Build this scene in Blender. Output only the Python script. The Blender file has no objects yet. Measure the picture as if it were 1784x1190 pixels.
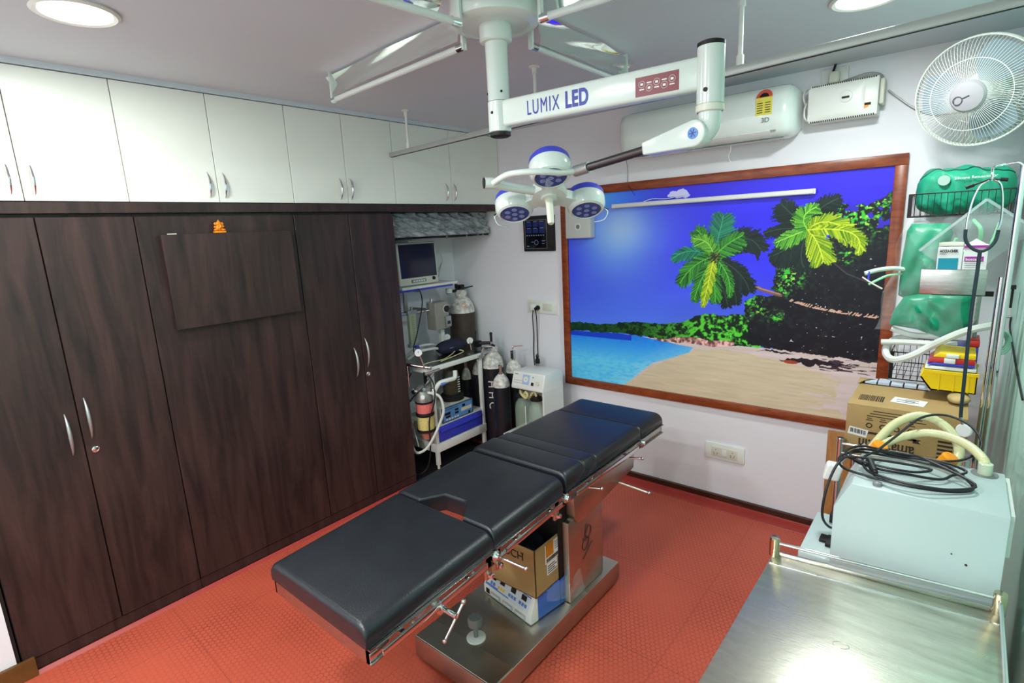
import bpy, bmesh, math, random
import numpy as np
from mathutils import Vector, Matrix

# ------------------------------------------------------------------ camera, world, lights, exposure
scene = bpy.context.scene
col = scene.collection
cam_data = bpy.data.cameras.new('camera'); cam = bpy.data.objects.new('camera', cam_data); col.objects.link(cam)
cam_data.sensor_width = 36.0; cam_data.lens = 18.853; cam_data.clip_start = 0.02
_r = Vector((0.77017553, 0.63599149, -0.0484198)); _u = Vector((-0.09218009, 0.18610146, 0.97819685)); _w = Vector((-0.63113587, 0.74891994, -0.20195654))
cam.matrix_world = Matrix(((_r.x, _u.x, -_w.x, 2.9808), (_r.y, _u.y, -_w.y, -3.4723), (_r.z, _u.z, -_w.z, 1.8), (0, 0, 0, 1)))
scene.camera = cam
scene.view_settings.view_transform = 'Standard'; scene.view_settings.look = 'None'
scene.view_settings.gamma = 1.0; scene.view_settings.use_curve_mapping = False
scene.view_settings.exposure = 0.0
world = bpy.data.worlds.new('world'); scene.world = world; world.use_nodes = True
world.node_tree.nodes['Background'].inputs[0].default_value = (0.8, 0.85, 0.9, 1)
world.node_tree.nodes['Background'].inputs[1].default_value = 0.0
LIGHT_SPOTS = [(0.675, -2.865, 14.0), (2.63, -0.955, 20.0), (2.5, -4.1, 24.0), (0.9, -4.3, 22.0), (1.7, -3.55, 40.0)]  # last entry is an added lamp, out of view, brightening the mural wall

H = 2.572; FL = -0.10
# ------------------------------------------------------------------ materials
def lin(c):
    return tuple(((x / 255) / 12.92 if x / 255 <= 0.04045 else ((x / 255 + 0.055) / 1.055) ** 2.4) for x in c)
MATS = {}
def mat(name, rgb, rough=0.5, metal=0.0, noise=0.0, scale=8.0, bump=0.0, bscale=60.0, alpha=1.0, trans=0.0, coat=0.0, emit=None, stretch=None, spec=0.5, ior=1.45):
    if name in MATS: return MATS[name]
    m = bpy.data.materials.new(name); m.use_nodes = True; nt = m.node_tree; b = nt.nodes['Principled BSDF']
    c = lin(rgb) + (1,)
    b.inputs['Base Color'].default_value = c; b.inputs['Roughness'].default_value = rough; b.inputs['Metallic'].default_value = metal
    b.inputs['Alpha'].default_value = alpha; b.inputs['Transmission Weight'].default_value = trans; b.inputs['Coat Weight'].default_value = coat
    b.inputs['Specular IOR Level'].default_value = spec; b.inputs['IOR'].default_value = ior
    tc = nt.nodes.new('ShaderNodeTexCoord'); mp = nt.nodes.new('ShaderNodeMapping'); nt.links.new(tc.outputs['Object'], mp.inputs[0])
    if stretch: mp.inputs['Scale'].default_value = stretch
    if noise > 0:
        n = nt.nodes.new('ShaderNodeTexNoise'); n.inputs['Scale'].default_value = scale; n.inputs['Detail'].default_value = 6
        nt.links.new(mp.outputs[0], n.inputs['Vector'])
        mx = nt.nodes.new('ShaderNodeMix'); mx.data_type = 'RGBA'
        mx.inputs['A'].default_value = tuple(min(1, x * (1 + noise)) for x in c[:3]) + (1,)
        mx.inputs['B'].default_value = tuple(x * (1 - noise) for x in c[:3]) + (1,)
        cr = nt.nodes.new('ShaderNodeMapRange'); cr.inputs['From Min'].default_value = 0.3; cr.inputs['From Max'].default_value = 0.7
        nt.links.new(n.outputs['Fac'], cr.inputs[0]); nt.links.new(cr.outputs[0], mx.inputs['Factor']); nt.links.new(mx.outputs['Result'], b.inputs['Base Color'])
        if metal > 0.5:
            rr = nt.nodes.new('ShaderNodeMapRange'); rr.inputs['To Min'].default_value = rough * 0.7; rr.inputs['To Max'].default_value = min(1, rough * 1.4)
            nt.links.new(n.outputs['Fac'], rr.inputs[0]); nt.links.new(rr.outputs[0], b.inputs['Roughness'])
    if bump > 0:
        n2 = nt.nodes.new('ShaderNodeTexNoise'); n2.inputs['Scale'].default_value = bscale; n2.inputs['Detail'].default_value = 4
        nt.links.new(mp.outputs[0], n2.inputs['Vector'])
        bp = nt.nodes.new('ShaderNodeBump'); bp.inputs['Strength'].default_value = bump; bp.inputs['Distance'].default_value = 0.01
        nt.links.new(n2.outputs['Fac'], bp.inputs['Height']); nt.links.new(bp.outputs[0], b.inputs['Normal'])
    if emit:
        b.inputs['Emission Color'].default_value = lin(emit[0]) + (1,); b.inputs['Emission Strength'].default_value = emit[1]
    MATS[name] = m; return m

def wood(name, dark, light, scale, stretch, rough=0.45):
    m = mat(name, dark, rough); nt = m.node_tree; b = nt.nodes['Principled BSDF']
    tc = nt.nodes.new('ShaderNodeTexCoord'); mp = nt.nodes.new('ShaderNodeMapping'); mp.inputs['Scale'].default_value = stretch
    nt.links.new(tc.outputs['Object'], mp.inputs[0])
    n = nt.nodes.new('ShaderNodeTexNoise'); n.inputs['Scale'].default_value = scale; n.inputs['Detail'].default_value = 8; n.inputs['Roughness'].default_value = 0.65; n.inputs['Distortion'].default_value = 0.6
    nt.links.new(mp.outputs[0], n.inputs['Vector'])
    r = nt.nodes.new('ShaderNodeValToRGB'); r.color_ramp.elements[0].position = 0.35; r.color_ramp.elements[0].color = lin(dark) + (1,)
    r.color_ramp.elements[1].position = 0.75; r.color_ramp.elements[1].color = lin(light) + (1,)
    nt.links.new(n.outputs['Fac'], r.inputs[0]); nt.links.new(r.outputs[0], b.inputs['Base Color'])
    return m

M_wall = mat('wall_paint', (232, 232, 238), 0.6, bump=0.05, bscale=120)
M_ceil = mat('ceiling_paint', (208, 217, 224), 0.75)
M_green_wall = mat('green_laminate_wall', (186, 232, 218), 0.5)
M_cab = mat('white_laminate', (236, 238, 230), 0.35, noise=0.02, scale=3)
M_dark = wood('dark_walnut_laminate', (30, 21, 21), (68, 47, 44), 3.4, (5, 5, 0.55), 0.42)
M_black = mat('black_matt', (16, 15, 16), 0.6)
M_blackgloss = mat('black_gloss', (14, 15, 20), 0.15)
M_steel = mat('brushed_steel', (176, 176, 172), 0.24, 1.0, noise=0.12, scale=14, stretch=(1, 12, 12))
M_steel_top = mat('scratched_steel_sheet', (216, 214, 200), 0.3, 1.0, noise=0.24, scale=6, bump=0.05, bscale=40, stretch=(1.2, 7, 1))
M_steel_worn = mat('worn_steel_sheet', (186, 182, 170), 0.3, 1.0, noise=0.18, scale=5)
M_chrome = mat('chrome', (220, 220, 222), 0.1, 1.0)
M_white = mat('white_enamel', (228, 232, 226), 0.3)
M_whitepl = mat('white_plastic', (226, 228, 224), 0.35)
M_lampwhite = mat('lamp_arm_enamel', (205, 214, 210), 0.22, coat=0.3)
M_cream = mat('cream_plastic', (214, 214, 200), 0.4)
M_blue = mat('royal_blue_plastic', (62, 72, 205), 0.35)
M_leather = mat('black_leatherette', (26, 29, 35), 0.34, bump=0.12, bscale=220, noise=0.15, scale=12, spec=0.6)
M_frame = wood('teak_frame', (110, 44, 20), (166, 84, 44), 6.0, (1.2, 6, 6), 0.3)
M_glass = mat('clear_glass', (235, 245, 240), 0.03, alpha=0.22, spec=0.8)
M_glassg = mat('greenish_jar_glass', (186, 208, 190), 0.05, alpha=0.32, spec=0.8)
M_film = mat('clear_plastic_film', (205, 222, 222), 0.08, alpha=0.07, spec=0.6, bump=0.35, bscale=14)
M_greypl = mat('grey_crumpled_film', (150, 155, 158), 0.2, noise=0.35, scale=14, bump=1.0, bscale=16, spec=0.9)
M_green = mat('green_vinyl', (0, 140, 102), 0.36, bump=0.5, bscale=14, noise=0.25, scale=9)
M_greenc = mat('green_cloth', (24, 148, 116), 0.55, bump=0.5, bscale=18, noise=0.25, scale=7)
M_card = mat('cardboard', (166, 138, 90), 0.8, noise=0.06, scale=12)
M_cardl = mat('cardboard_dark', (152, 118, 66), 0.8, noise=0.06, scale=12)
M_print = mat('dark_print', (52, 40, 26), 0.8)
M_label = mat('white_label', (226, 228, 228), 0.6)
M_yellow = mat('yellow_plastic', (238, 200, 10), 0.35)
M_orange = mat('orange_plastic', (240, 150, 20), 0.4)
M_red = mat('red_plastic', (190, 40, 40), 0.4)
M_navy = mat('navy_fabric', (28, 30, 52), 0.8, bump=0.3, bscale=80)
M_rubber = mat('black_rubber', (22, 23, 26), 0.45)
M_hose = mat('pale_corrugated_hose', (206, 206, 158), 0.3, spec=0.6)
M_hosew = mat('white_hose', (214, 218, 212), 0.35)
M_silver = mat('silver_paint', (170, 172, 170), 0.35, 0.7)
M_cylblack = mat('black_cylinder_paint', (22, 23, 30), 0.42)
M_cylbrown = mat('brown_cylinder_paint', (66, 54, 46), 0.55, noise=0.2, scale=14)
M_cylwhite = mat('chipped_white_paint', (208, 206, 200), 0.6, noise=0.45, scale=30)
M_lens = mat('lamp_lens', (70, 80, 140), 0.08, coat=1.0)
M_marine = mat('marine_blue_trim', (62, 70, 190), 0.35)
M_screen = mat('dark_screen', (34, 38, 62), 0.12)
M_tile = mat('brown_glazed_tile', (104, 68, 34), 0.25, noise=0.25, scale=6)
M_redrub = mat('red_rubber_plain', (162, 54, 48), 0.4)
M_mirror = mat('polished_reflector', (240, 244, 240), 0.08, 1.0, bump=0.15, bscale=5)
M_maroon = mat('maroon_sticker', (118, 28, 44), 0.4)
M_bluetxt = mat('blue_lettering', (30, 40, 150), 0.4)
M_teal = mat('teal_print', (0, 140, 165), 0.5)
M_purple = mat('magenta_print', (160, 40, 150), 0.5)
M_skirt = wood('dark_skirting', (50, 24, 16), (92, 50, 30), 6.0, (1.2, 6, 6), 0.35)
M_board = wood('particle_board', (142, 92, 44), (178, 124, 66), 6, (5, 5, 1), 0.6)
M_gold = mat('amber_resin', (225, 130, 20), 0.3)
M_skyblue = mat('sky_blue_panel', (82, 132, 200), 0.35)
M_blueesu = mat('blue_enamel', (60, 110, 200), 0.35)
M_pinkgr = mat('pink_granules', (222, 112, 108), 0.8, noise=0.25, scale=150)
M_yelgr = mat('yellow_granules', (214, 196, 120), 0.8, noise=0.25, scale=150)
M_bulb = mat('frosted_tube', (225, 232, 230), 0.15, alpha=0.75)
M_opal = mat('opal_diffuser', (255, 255, 255), 0.4, emit=((255, 253, 246), 14.0))
M_greentube = mat('pale_green_tube', (150, 225, 170), 0.25)
M_grey = mat('grey_plastic', (120, 124, 124), 0.4)

# ------------------------------------------------------------------ mesh tools
class MB:
    def __init__(s): s.v = []; s.f = []; s.m = []; s.mi = 0
    def add(s, vs, fs):
        o = len(s.v); s.v += [tuple(v) for v in vs]; s.f += [tuple(i + o for i in f) for f in fs]; s.m += [s.mi] * len(fs); return s
    def mat(s, i): s.mi = i; return s
    def box(s, x0, x1, y0, y1, z0, z1):
        v = [(x0, y0, z0), (x1, y0, z0), (x1, y1, z0), (x0, y1, z0), (x0, y0, z1), (x1, y0, z1), (x1, y1, z1), (x0, y1, z1)]
        return s.add(v, [(0, 3, 2, 1), (4, 5, 6, 7), (0, 1, 5, 4), (1, 2, 6, 5), (2, 3, 7, 6), (3, 0, 4, 7)])
    def obox(s, c, a, b, d):   # centre and three half vectors
        c, a, b, d = map(Vector, (c, a, b, d)); v = []
        for k in (-1, 1):
            for i, j in ((-1, -1), (1, -1), (1, 1), (-1, 1)): v.append(c + a * i + b * j + d * k)
        return s.add(v, [(0, 3, 2, 1), (4, 5, 6, 7), (0, 1, 5, 4), (1, 2, 6, 5), (2, 3, 7, 6), (3, 0, 4, 7)])
    def prism(s, poly, axis, a, b):   # polygon in the two other axes, extruded along axis
        def P(p, t): return {'x': (t, p[0], p[1]), 'y': (p[0], t, p[1]), 'z': (p[0], p[1], t)}[axis]
        n = len(poly); v = [P(p, a) for p in poly] + [P(p, b) for p in poly]
        return s.add(v, [tuple(range(n - 1, -1, -1)), tuple(range(n, 2 * n))] + [(i, (i + 1) % n, n + (i + 1) % n, n + i) for i in range(n)])
    def lathe(s, prof, o, ax=(0, 0, 1), n=24):
        o = Vector(o); ax = Vector(ax).normalized(); q = Vector((0, 0, 1)).rotation_difference(ax); vs = []; fs = []
        for r, h in prof:
            for i in range(n):
                t = 2 * math.pi * i / n; vs.append(o + q @ Vector((max(r, 1e-5) * math.cos(t), max(r, 1e-5) * math.sin(t), h)))
        for k in range(len(prof) - 1):
            for i in range(n): fs.append((k * n + i, k * n + (i + 1) % n, (k + 1) * n + (i + 1) % n, (k + 1) * n + i))
        fs.append(tuple(range(n - 1, -1, -1))); fs.append(tuple((len(prof) - 1) * n + i for i in range(n)))
        return s.add(vs, fs)
    def cyl(s, a, b, r, r2=None, n=20):
        a = Vector(a); b = Vector(b); return s.lathe([(r, 0), (r if r2 is None else r2, (b - a).length)], a, b - a, n)
    def tube(s, pts, r, n=10, closed=False, smooth=6):
        P = [Vector(p) for p in pts]
        if smooth and len(P) > 2: P = spline(P, smooth, closed)
        m = len(P); rs = r if callable(r) else (lambda t: r); vs = []; fs = []; prev = None
        for i in range(m):
            if closed: t = P[(i + 1) % m] - P[i - 1]
            else: t = P[min(i + 1, m - 1)] - P[max(i - 1, 0)]
            if t.length < 1e-9: t = Vector((0, 0, 1))
            t.normalize()
            if prev is None: nrm = t.orthogonal().normalized()
            else:
                nrm = prev - t * prev.dot(t)
                nrm = nrm.normalized() if nrm.length > 1e-6 else t.orthogonal().normalized()
            prev = nrm; bn = t.cross(nrm); rad = rs(i / max(1, m - 1))
            for k in range(n):
                a = 2 * math.pi * k / n; vs.append(P[i] + (nrm * math.cos(a) + bn * math.sin(a)) * rad)
        for i in range(m if closed else m - 1):
            j = (i + 1) % m
            for k in range(n): fs.append((i * n + k, i * n + (k + 1) % n, j * n + (k + 1) % n, j * n + k))
        if not closed: fs.append(tuple(range(n - 1, -1, -1))); fs.append(tuple((m - 1) * n + k for k in range(n)))
        return s.add(vs, fs)
    def ball(s, c, r, n=16, sc=(1, 1, 1)):
        k = n // 2; vs = []; fs = []; c = Vector(c)
        for i in range(k + 1):
            p = math.pi * (i / k)
            p = min(max(p, 0.001), math.pi - 0.001)
            for j in range(n):
                a = 2 * math.pi * j / n; vs.append(c + Vector((r * sc[0] * math.sin(p) * math.cos(a), r * sc[1] * math.sin(p) * math.sin(a), -r * sc[2] * math.cos(p))))
        for i in range(k):
            for j in range(n): fs.append((i * n + j, i * n + (j + 1) % n, (i + 1) * n + (j + 1) % n, (i + 1) * n + j))
        return s.add(vs, fs)
    def sheet(s, fn, nu, nv, th=None):   # grid surface fn(u, v) -> point; closed slab when th (offset vector) is given
        g = [Vector(fn(i / nu, j / nv)) for i in range(nu + 1) for j in range(nv + 1)]
        F = [(i * (nv + 1) + j, (i + 1) * (nv + 1) + j, (i + 1) * (nv + 1) + j + 1, i * (nv + 1) + j + 1) for i in range(nu) for j in range(nv)]
        if th is None: return s.add(g, F)
        th = Vector(th); N = len(g); v = g + [p + th for p in g]
        F2 = [tuple(reversed(f)) for f in F] + [tuple(i + N for i in f) for f in F]
        rim = [i * (nv + 1) for i in range(nu + 1)] + [nu * (nv + 1) + j for j in range(1, nv + 1)] + [i * (nv + 1) + nv for i in range(nu - 1, -1, -1)] + [j for j in range(nv - 1, 0, -1)]
        F2 += [(rim[k], rim[(k + 1) % len(rim)], rim[(k + 1) % len(rim)] + N, rim[k] + N) for k in range(len(rim))]
        return s.add(v, F2)
    def build(s, name, m, parent=None, bevel=0.0, seg=2, xf=None, angle=35, subsurf=0):
        o = ORIGIN.get(parent.name, Vector((0, 0, 0))) if parent else Vector((0, 0, 0))
        vs = [Vector(v) for v in s.v]
        if xf: vs = [Vector(xf(v)) for v in vs]
        me = bpy.data.meshes.new(name); me.from_pydata([v - o for v in vs], [], s.f)
        for k in (m if isinstance(m, (list, tuple)) else [m]): me.materials.append(k)
        me.polygons.foreach_set('material_index', s.m)
        bm = bmesh.new(); bm.from_mesh(me); bmesh.ops.recalc_face_normals(bm, faces=bm.faces)
        if bevel:
            ed = [e for e in bm.edges if len(e.link_faces) == 2 and e.calc_face_angle(0) > 0.5]
            bmesh.ops.bevel(bm, geom=ed, offset=bevel, segments=seg, profile=0.5, affect='EDGES', clamp_overlap=True)
        bm.to_mesh(me); bm.free()
        me.polygons.foreach_set('use_smooth', [True] * len(me.polygons))
        me.set_sharp_from_angle(angle=math.radians(angle)); me.update()
        ob = bpy.data.objects.new(name, me); col.objects.link(ob)
        if parent: ob.parent = parent
        ORIGIN[ob.name] = o
        if subsurf:
            sm = ob.modifiers.new('subdivision', 'SUBSURF'); sm.levels = subsurf; sm.render_levels = subsurf
        return ob
ORIGIN = {}
def spline(P, k, closed=False):
    n = len(P); out = []
    for i in range(n if closed else n - 1):
        g = lambda j: P[j % n] if closed else P[min(max(j, 0), n - 1)]
        a, b, c, d = g(i - 1), g(i), g(i + 1), g(i + 2)
        for s in range(k):
            t = s / k
            out.append(0.5 * ((2 * b) + (c - a) * t + (2 * a - 5 * b + 4 * c - d) * t * t + (3 * b - a - 3 * c + d) * t ** 3))
    if not closed: out.append(P[-1])
    return out
def tag(o, label, cat, group=None):
    o['label'] = label; o['category'] = cat
    if group: o['group'] = group
    return o
def thing(name, label, cat, base, group=None, loc=None, scale=1.0):
    o = bpy.data.objects.new(name, None); col.objects.link(o); o.empty_display_size = 0.05
    o.location = loc if loc is not None else base; o.scale = (scale,) * 3
    ORIGIN[o.name] = Vector(base); tag(o, label, cat, group); return o
def struct(mb, name, m, **k):
    o = mb.build(name, m, **k); o['kind'] = 'structure'; return o
def part(mb, name, m, parent, label=None, **k):
    o = mb.build(name, m, parent, **k)
    if label: o['label'] = label
    return o
def copy_tree(src, loc, label=None, parent=None):
    c = src.copy(); col.objects.link(c); ORIGIN[c.name] = ORIGIN.get(src.name)
    if parent is None:
        c.location = loc
        if label: c['label'] = label
    else: c.parent = parent
    for ch in [x for x in bpy.data.objects if x.parent == src]: copy_tree(ch, None, None, c)
    return c
def lettering(txt, org, right, up, size, m, parent, name='lettering', align='LEFT', depth=0.0006, sx=1.0, bold=0.0, label=None, space=1.0):
    cu = bpy.data.curves.new(name, 'FONT'); cu.body = txt; cu.size = size; cu.extrude = depth; cu.align_x = align; cu.offset = bold; cu.space_character = space
    ob = bpy.data.objects.new('tmp', cu); col.objects.link(ob)
    dg = bpy.context.evaluated_depsgraph_get(); me = bpy.data.meshes.new_from_object(ob.evaluated_get(dg)); bpy.data.objects.remove(ob)
    right = Vector(right).normalized(); up = Vector(up).normalized(); n = right.cross(up)
    o = ORIGIN[parent.name]; org = Vector(org) - o + n * depth
    for v in me.vertices: p = v.co.copy(); v.co = org + right * p.x * sx + up * p.y + n * p.z
    me.materials.clear(); me.materials.append(m); me.name = name
    t = bpy.data.objects.new(name, me); col.objects.link(t); t.parent = parent; ORIGIN[t.name] = o
    if label: t['label'] = label
    return t
PALM1=[([(0.547, 0.675), (0.563, 0.781), (0.573, 0.856)], 0, 0.055), ([(0.547, 0.675), (0.516, 0.757), (0.49, 0.798)], 1, 0.04), ([(0.547, 0.675), (0.525, 0.737), (0.478, 0.759)], 4, 0.03), ([(0.547, 0.675), (0.474, 0.702), (0.411, 0.666)], 0, 0.03), ([(0.547, 0.675), (0.485, 0.632), (0.437, 0.549)], 1, 0.04), ([(0.547, 0.675), (0.51, 0.572), (0.487, 0.472)], 1, 0.03), ([(0.547, 0.675), (0.533, 0.559), (0.515, 0.446)], 3, 0.023), ([(0.547, 0.675), (0.552, 0.559), (0.556, 0.469)], 1, 0.03), ([(0.547, 0.675), (0.579, 0.534), (0.595, 0.455)], 2, 0.03), ([(0.547, 0.675), (0.601, 0.561), (0.621, 0.467)], 2, 0.03), ([(0.547, 0.675), (0.622, 0.607), (0.658, 0.524)], 2, 0.04), ([(0.547, 0.675), (0.627, 0.753), (0.686, 0.704)], 2, 0.055), ([(0.547, 0.675), (0.588, 0.729), (0.631, 0.765)], 1, 0.04), ([(0.547, 0.675), (0.592, 0.587), (0.598, 0.495)], 1, 0.02)]
PALM2=[([(0.809, 0.78), (0.867, 0.805), (0.939, 0.718)], 3, 0.04), ([(0.809, 0.78), (0.835, 0.727), (0.852, 0.657)], 3, 0.045), ([(0.809, 0.78), (0.778, 0.764), (0.726, 0.731)], 4, 0.03), ([(0.809, 0.78), (0.772, 0.729), (0.744, 0.639)], 2, 0.04), ([(0.809, 0.78), (0.798, 0.833), (0.829, 0.87)], 4, 0.035), ([(0.809, 0.78), (0.772, 0.835), (0.736, 0.89)], 2, 0.05), ([(0.809, 0.78), (0.751, 0.789), (0.696, 0.774)], 2, 0.025), ([(0.809, 0.78), (0.827, 0.848), (0.88, 0.898)], 2, 0.045), ([(0.809, 0.78), (0.914, 0.763), (0.934, 0.684)], 3, 0.025), ([(0.809, 0.78), (0.78, 0.729), (0.72, 0.676)], 2, 0.045), ([(0.809, 0.78), (0.796, 0.687), (0.806, 0.627)], 2, 0.03)]
TRUNK=[(0.578, 0.613), (0.61, 0.574), (0.649, 0.555), (0.692, 0.526), (0.745, 0.505)]
TRUNK2=[(0.773, 0.486), (0.827, 0.463), (0.883, 0.449), (0.936, 0.439), (0.986, 0.433)]
TRUNK3=[(0.866, 0.663), (0.911, 0.605), (0.953, 0.578), (0.996, 0.551)]
MASS=[(1.008, 0.916), (1.045, 0.249), (0.992, 0.258), (0.927, 0.259), (0.797, 0.269), (0.691, 0.279), (0.656, 0.288), (0.658, 0.368), (0.652, 0.446), (0.684, 0.5), (0.733, 0.509), (0.723, 0.565), (0.729, 0.627), (0.712, 0.664), (0.726, 0.731), (0.764, 0.747), (0.791, 0.728), (0.853, 0.726), (0.869, 0.771), (0.866, 0.844), (0.898, 0.875), (0.948, 0.864), (0.979, 0.888)]
HILL=[(-0.034, 0.319), (0.154, 0.324), (0.283, 0.35), (0.385, 0.344), (0.454, 0.363), (0.52, 0.411), (0.599, 0.407), (0.643, 0.422), (0.649, 0.478), (0.691, 0.508), (0.74, 0.484), (0.747, 0.278), (0.617, 0.269), (0.489, 0.277), (0.349, 0.273), (0.205, 0.279), (-0.035, 0.269)]
SEA=[(-0.035, 0.269), (0.205, 0.279), (0.349, 0.268), (0.49, 0.241), (0.473, 0.214), (0.35, 0.143), (0.233, 0.008), (0.171, -0.027), (-0.042, -0.028)]
ROCK=[(0.345, 0.275), (0.394, 0.271), (0.421, 0.286), (0.489, 0.295), (0.538, 0.283), (0.616, 0.294), (0.621, 0.269), (0.555, 0.256), (0.489, 0.262), (0.367, 0.258)]
SHADE=[(0.691, 0.261), (0.748, 0.265), (0.789, 0.254), (0.748, 0.256)]
SHADE2=[(0.749, 0.229), (0.816, 0.243), (0.88, 0.24), (0.935, 0.234), (0.912, 0.219), (0.817, 0.218), (0.777, 0.217)]
WETSAND=[(0.233, 0.008), (0.35, 0.13), (0.49, 0.235), (0.602, 0.248), (0.749, 0.223), (0.882, 0.193), (0.92, 0.169), (0.906, 0.07), (0.941, -0.029), (0.35, -0.014)]
BLOBS=[((0.83, 0.864), 0.027, 0.8), ((0.9, 0.836), 0.041, 1), ((0.95, 0.837), 0.041, 1), ((0.974, 0.867), 0.027, 1), ((0.773, 0.591), 0.032, 1.1), ((0.756, 0.541), 0.023, 0.8), ((0.783, 0.651), 0.027, 0.8), ((0.908, 0.674), 0.018, 1), ((0.742, 0.7), 0.027, 0.5), ((0.686, 0.449), 0.027, 0.8), ((0.736, 0.415), 0.018, 0.9), ((0.92, 0.774), 0.045, 0.45), ((0.968, 0.793), 0.045, 0.35), ((0.881, 0.882), 0.023, 0.9)]# ------------------------------------------------------------------ ceiling downlights (two in view, others unseen, last one added as fill)
def downlight(x, y, power, label):
    t = thing('ceiling_downlight', label, 'ceiling light', (x, y, H), 'round ceiling downlights')
    part(MB().lathe([(0.118, 0), (0.122, -0.006), (0.112, -0.012), (0.1, -0.008), (0.098, 0)], (x, y, H), n=40), 'trim_ring', M_white, t)
    part(MB().lathe([(0.099, -0.001), (0.099, -0.006), (0.06, -0.0075)], (x, y, H), n=40), 'diffuser', M_opal, t)
    la = bpy.data.lights.new('downlight_lamp', 'AREA'); la.shape = 'DISK'; la.size = 0.19; la.energy = power; la.color = (0.94, 1.0, 0.975)
    lo = bpy.data.objects.new('downlight_lamp', la); col.objects.link(lo); lo.parent = t; lo.location = (0, 0, -0.012)
for (x, y, pw), lb in zip(LIGHT_SPOTS, ['round recessed LED downlight above the left white cabinets, lit', 'round LED downlight near the wall fan and curtain rail, lit',
                                    'unseen round LED downlight behind the camera on the trolley side, lit', 'round LED downlight by the wall facing the mural, lit', 'added fill downlight out of view, centred in front of the surgical light, lit']):
    downlight(x, y, pw, lb)

# ------------------------------------------------------------------ setting
floor_m = mat('red_rubber_floor', (196, 82, 60), 0.42)
def floor_nodes():
    nt = floor_m.node_tree; b = nt.nodes['Principled BSDF']; N = nt.nodes.new; K = nt.links.new
    tc = N('ShaderNodeTexCoord'); S = 0.0245
    def vm(op, a, bb=None):
        n = N('ShaderNodeVectorMath'); n.operation = op
        if isinstance(a, tuple): n.inputs[0].default_value = a
        else: K(a, n.inputs[0])
        if bb is not None:
            if isinstance(bb, tuple): n.inputs[1].default_value = bb
            else: K(bb, n.inputs[1])
        return n
    def ma(op, a, bb=None, c=None):
        n = N('ShaderNodeMath'); n.operation = op
        for i, q in enumerate((a, bb, c)):
            if q is None: continue
            if isinstance(q, (int, float)): n.inputs[i].default_value = q
            else: K(q, n.inputs[i])
        return n.outputs[0]
    p = vm('MULTIPLY', tc.outputs['Object'], (1 / S, 1 / S, 0)).outputs[0]
    def cell(off):
        q = vm('ADD', p, (off[0] + 2000, off[1] + 1732.0508 * 2, 0)).outputs[0]
        q = vm('MODULO', q, (1, 1.7320508, 1)).outputs[0]; q = vm('SUBTRACT', q, (0.5, 0.8660254, 0)).outputs[0]
        q = vm('MULTIPLY', q, (1, 1, 0)).outputs[0]
        return vm('LENGTH', q).outputs['Value']
    d = ma('MINIMUM', cell((0, 0)), cell((0.5, 0.8660254)))
    ring = ma('SUBTRACT', 1.0, ma('MINIMUM', ma('MULTIPLY', ma('ABSOLUTE', ma('SUBTRACT', d, 0.46)), 14), 1.0))
    hole = ma('MINIMUM', ma('MAXIMUM', ma('MULTIPLY', ma('SUBTRACT', d, 0.5), 16), 0.0), 1.0)
    n1 = N('ShaderNodeTexNoise'); n1.inputs['Scale'].default_value = 2.2; n1.inputs['Detail'].default_value = 6; K(tc.outputs['Object'], n1.inputs['Vector'])
    mr = N('ShaderNodeMapRange'); mr.inputs['From Min'].default_value = 0.35; mr.inputs['From Max'].default_value = 0.6; K(n1.outputs['Fac'], mr.inputs[0])
    sp = N('ShaderNodeSeparateXYZ'); K(tc.outputs['Object'], sp.inputs[0])
    def seam(sock, period, off):
        f = ma('FRACT', ma('DIVIDE', ma('ADD', sock, off), period))
        return ma('LESS_THAN', ma('ABSOLUTE', ma('SUBTRACT', f, 0.5)), 0.0022 / period * 1.0)
    sm = ma('MAXIMUM', seam(sp.outputs['X'], 0.915, 6.405 - 0.74), seam(sp.outputs['Y'], 0.61, 6.1 + 1.86))
    fac = ma('MULTIPLY', ma('ADD', ma('MULTIPLY', ring, 0.55), ma('MULTIPLY', hole, 0.9)), ma('ADD', ma('MULTIPLY', mr.outputs[0], 0.72), 0.28))
    fac = ma('MINIMUM', ma('ADD', fac, ma('MULTIPLY', sm, 0.3)), 1.0)
    mx = N('ShaderNodeMix'); mx.data_type = 'RGBA'; mx.inputs['A'].default_value = lin((194, 86, 64)) + (1,); mx.inputs['B'].default_value = lin((110, 38, 30)) + (1,)
    K(fac, mx.inputs['Factor'])
    n3 = N('ShaderNodeTexNoise'); n3.inputs['Scale'].default_value = 1.3; n3.inputs['Detail'].default_value = 5; K(tc.outputs['Object'], n3.inputs['Vector'])
    m2 = N('ShaderNodeMix'); m2.data_type = 'RGBA'; m2.blend_type = 'MULTIPLY'; m2.inputs['Factor'].default_value = 0.35
    K(mx.outputs['Result'], m2.inputs['A']); cr = N('ShaderNodeValToRGB'); cr.color_ramp.elements[0].color = (0.62, 0.5, 0.5, 1); cr.color_ramp.elements[1].color = (1, 1, 1, 1)
    cr.color_ramp.elements[0].position = 0.3; cr.color_ramp.elements[1].position = 0.65
    K(n3.outputs['Fac'], cr.inputs[0]); K(cr.outputs[0], m2.inputs['B']); K(m2.outputs['Result'], b.inputs['Base Color'])
    bp = N('ShaderNodeBump'); bp.inputs['Strength'].default_value = 0.5; bp.inputs['Distance'].default_value = 0.002
    K(ma('SUBTRACT', 1.0, fac), bp.inputs['Height']); K(bp.outputs[0], b.inputs['Normal'])
floor_nodes()
struct(MB().prism([(-0.7, -0.012), (0.0, -0.012), (1.0, FL), (3.3, FL), (3.3, FL - 0.1), (-0.7, FL - 0.1)], 'y', -4.8, 0.1), 'floor', floor_m)
struct(MB().box(-0.7, 3.3, -4.8, 0.1, H, H + 0.1), 'ceiling', M_ceil)
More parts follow.
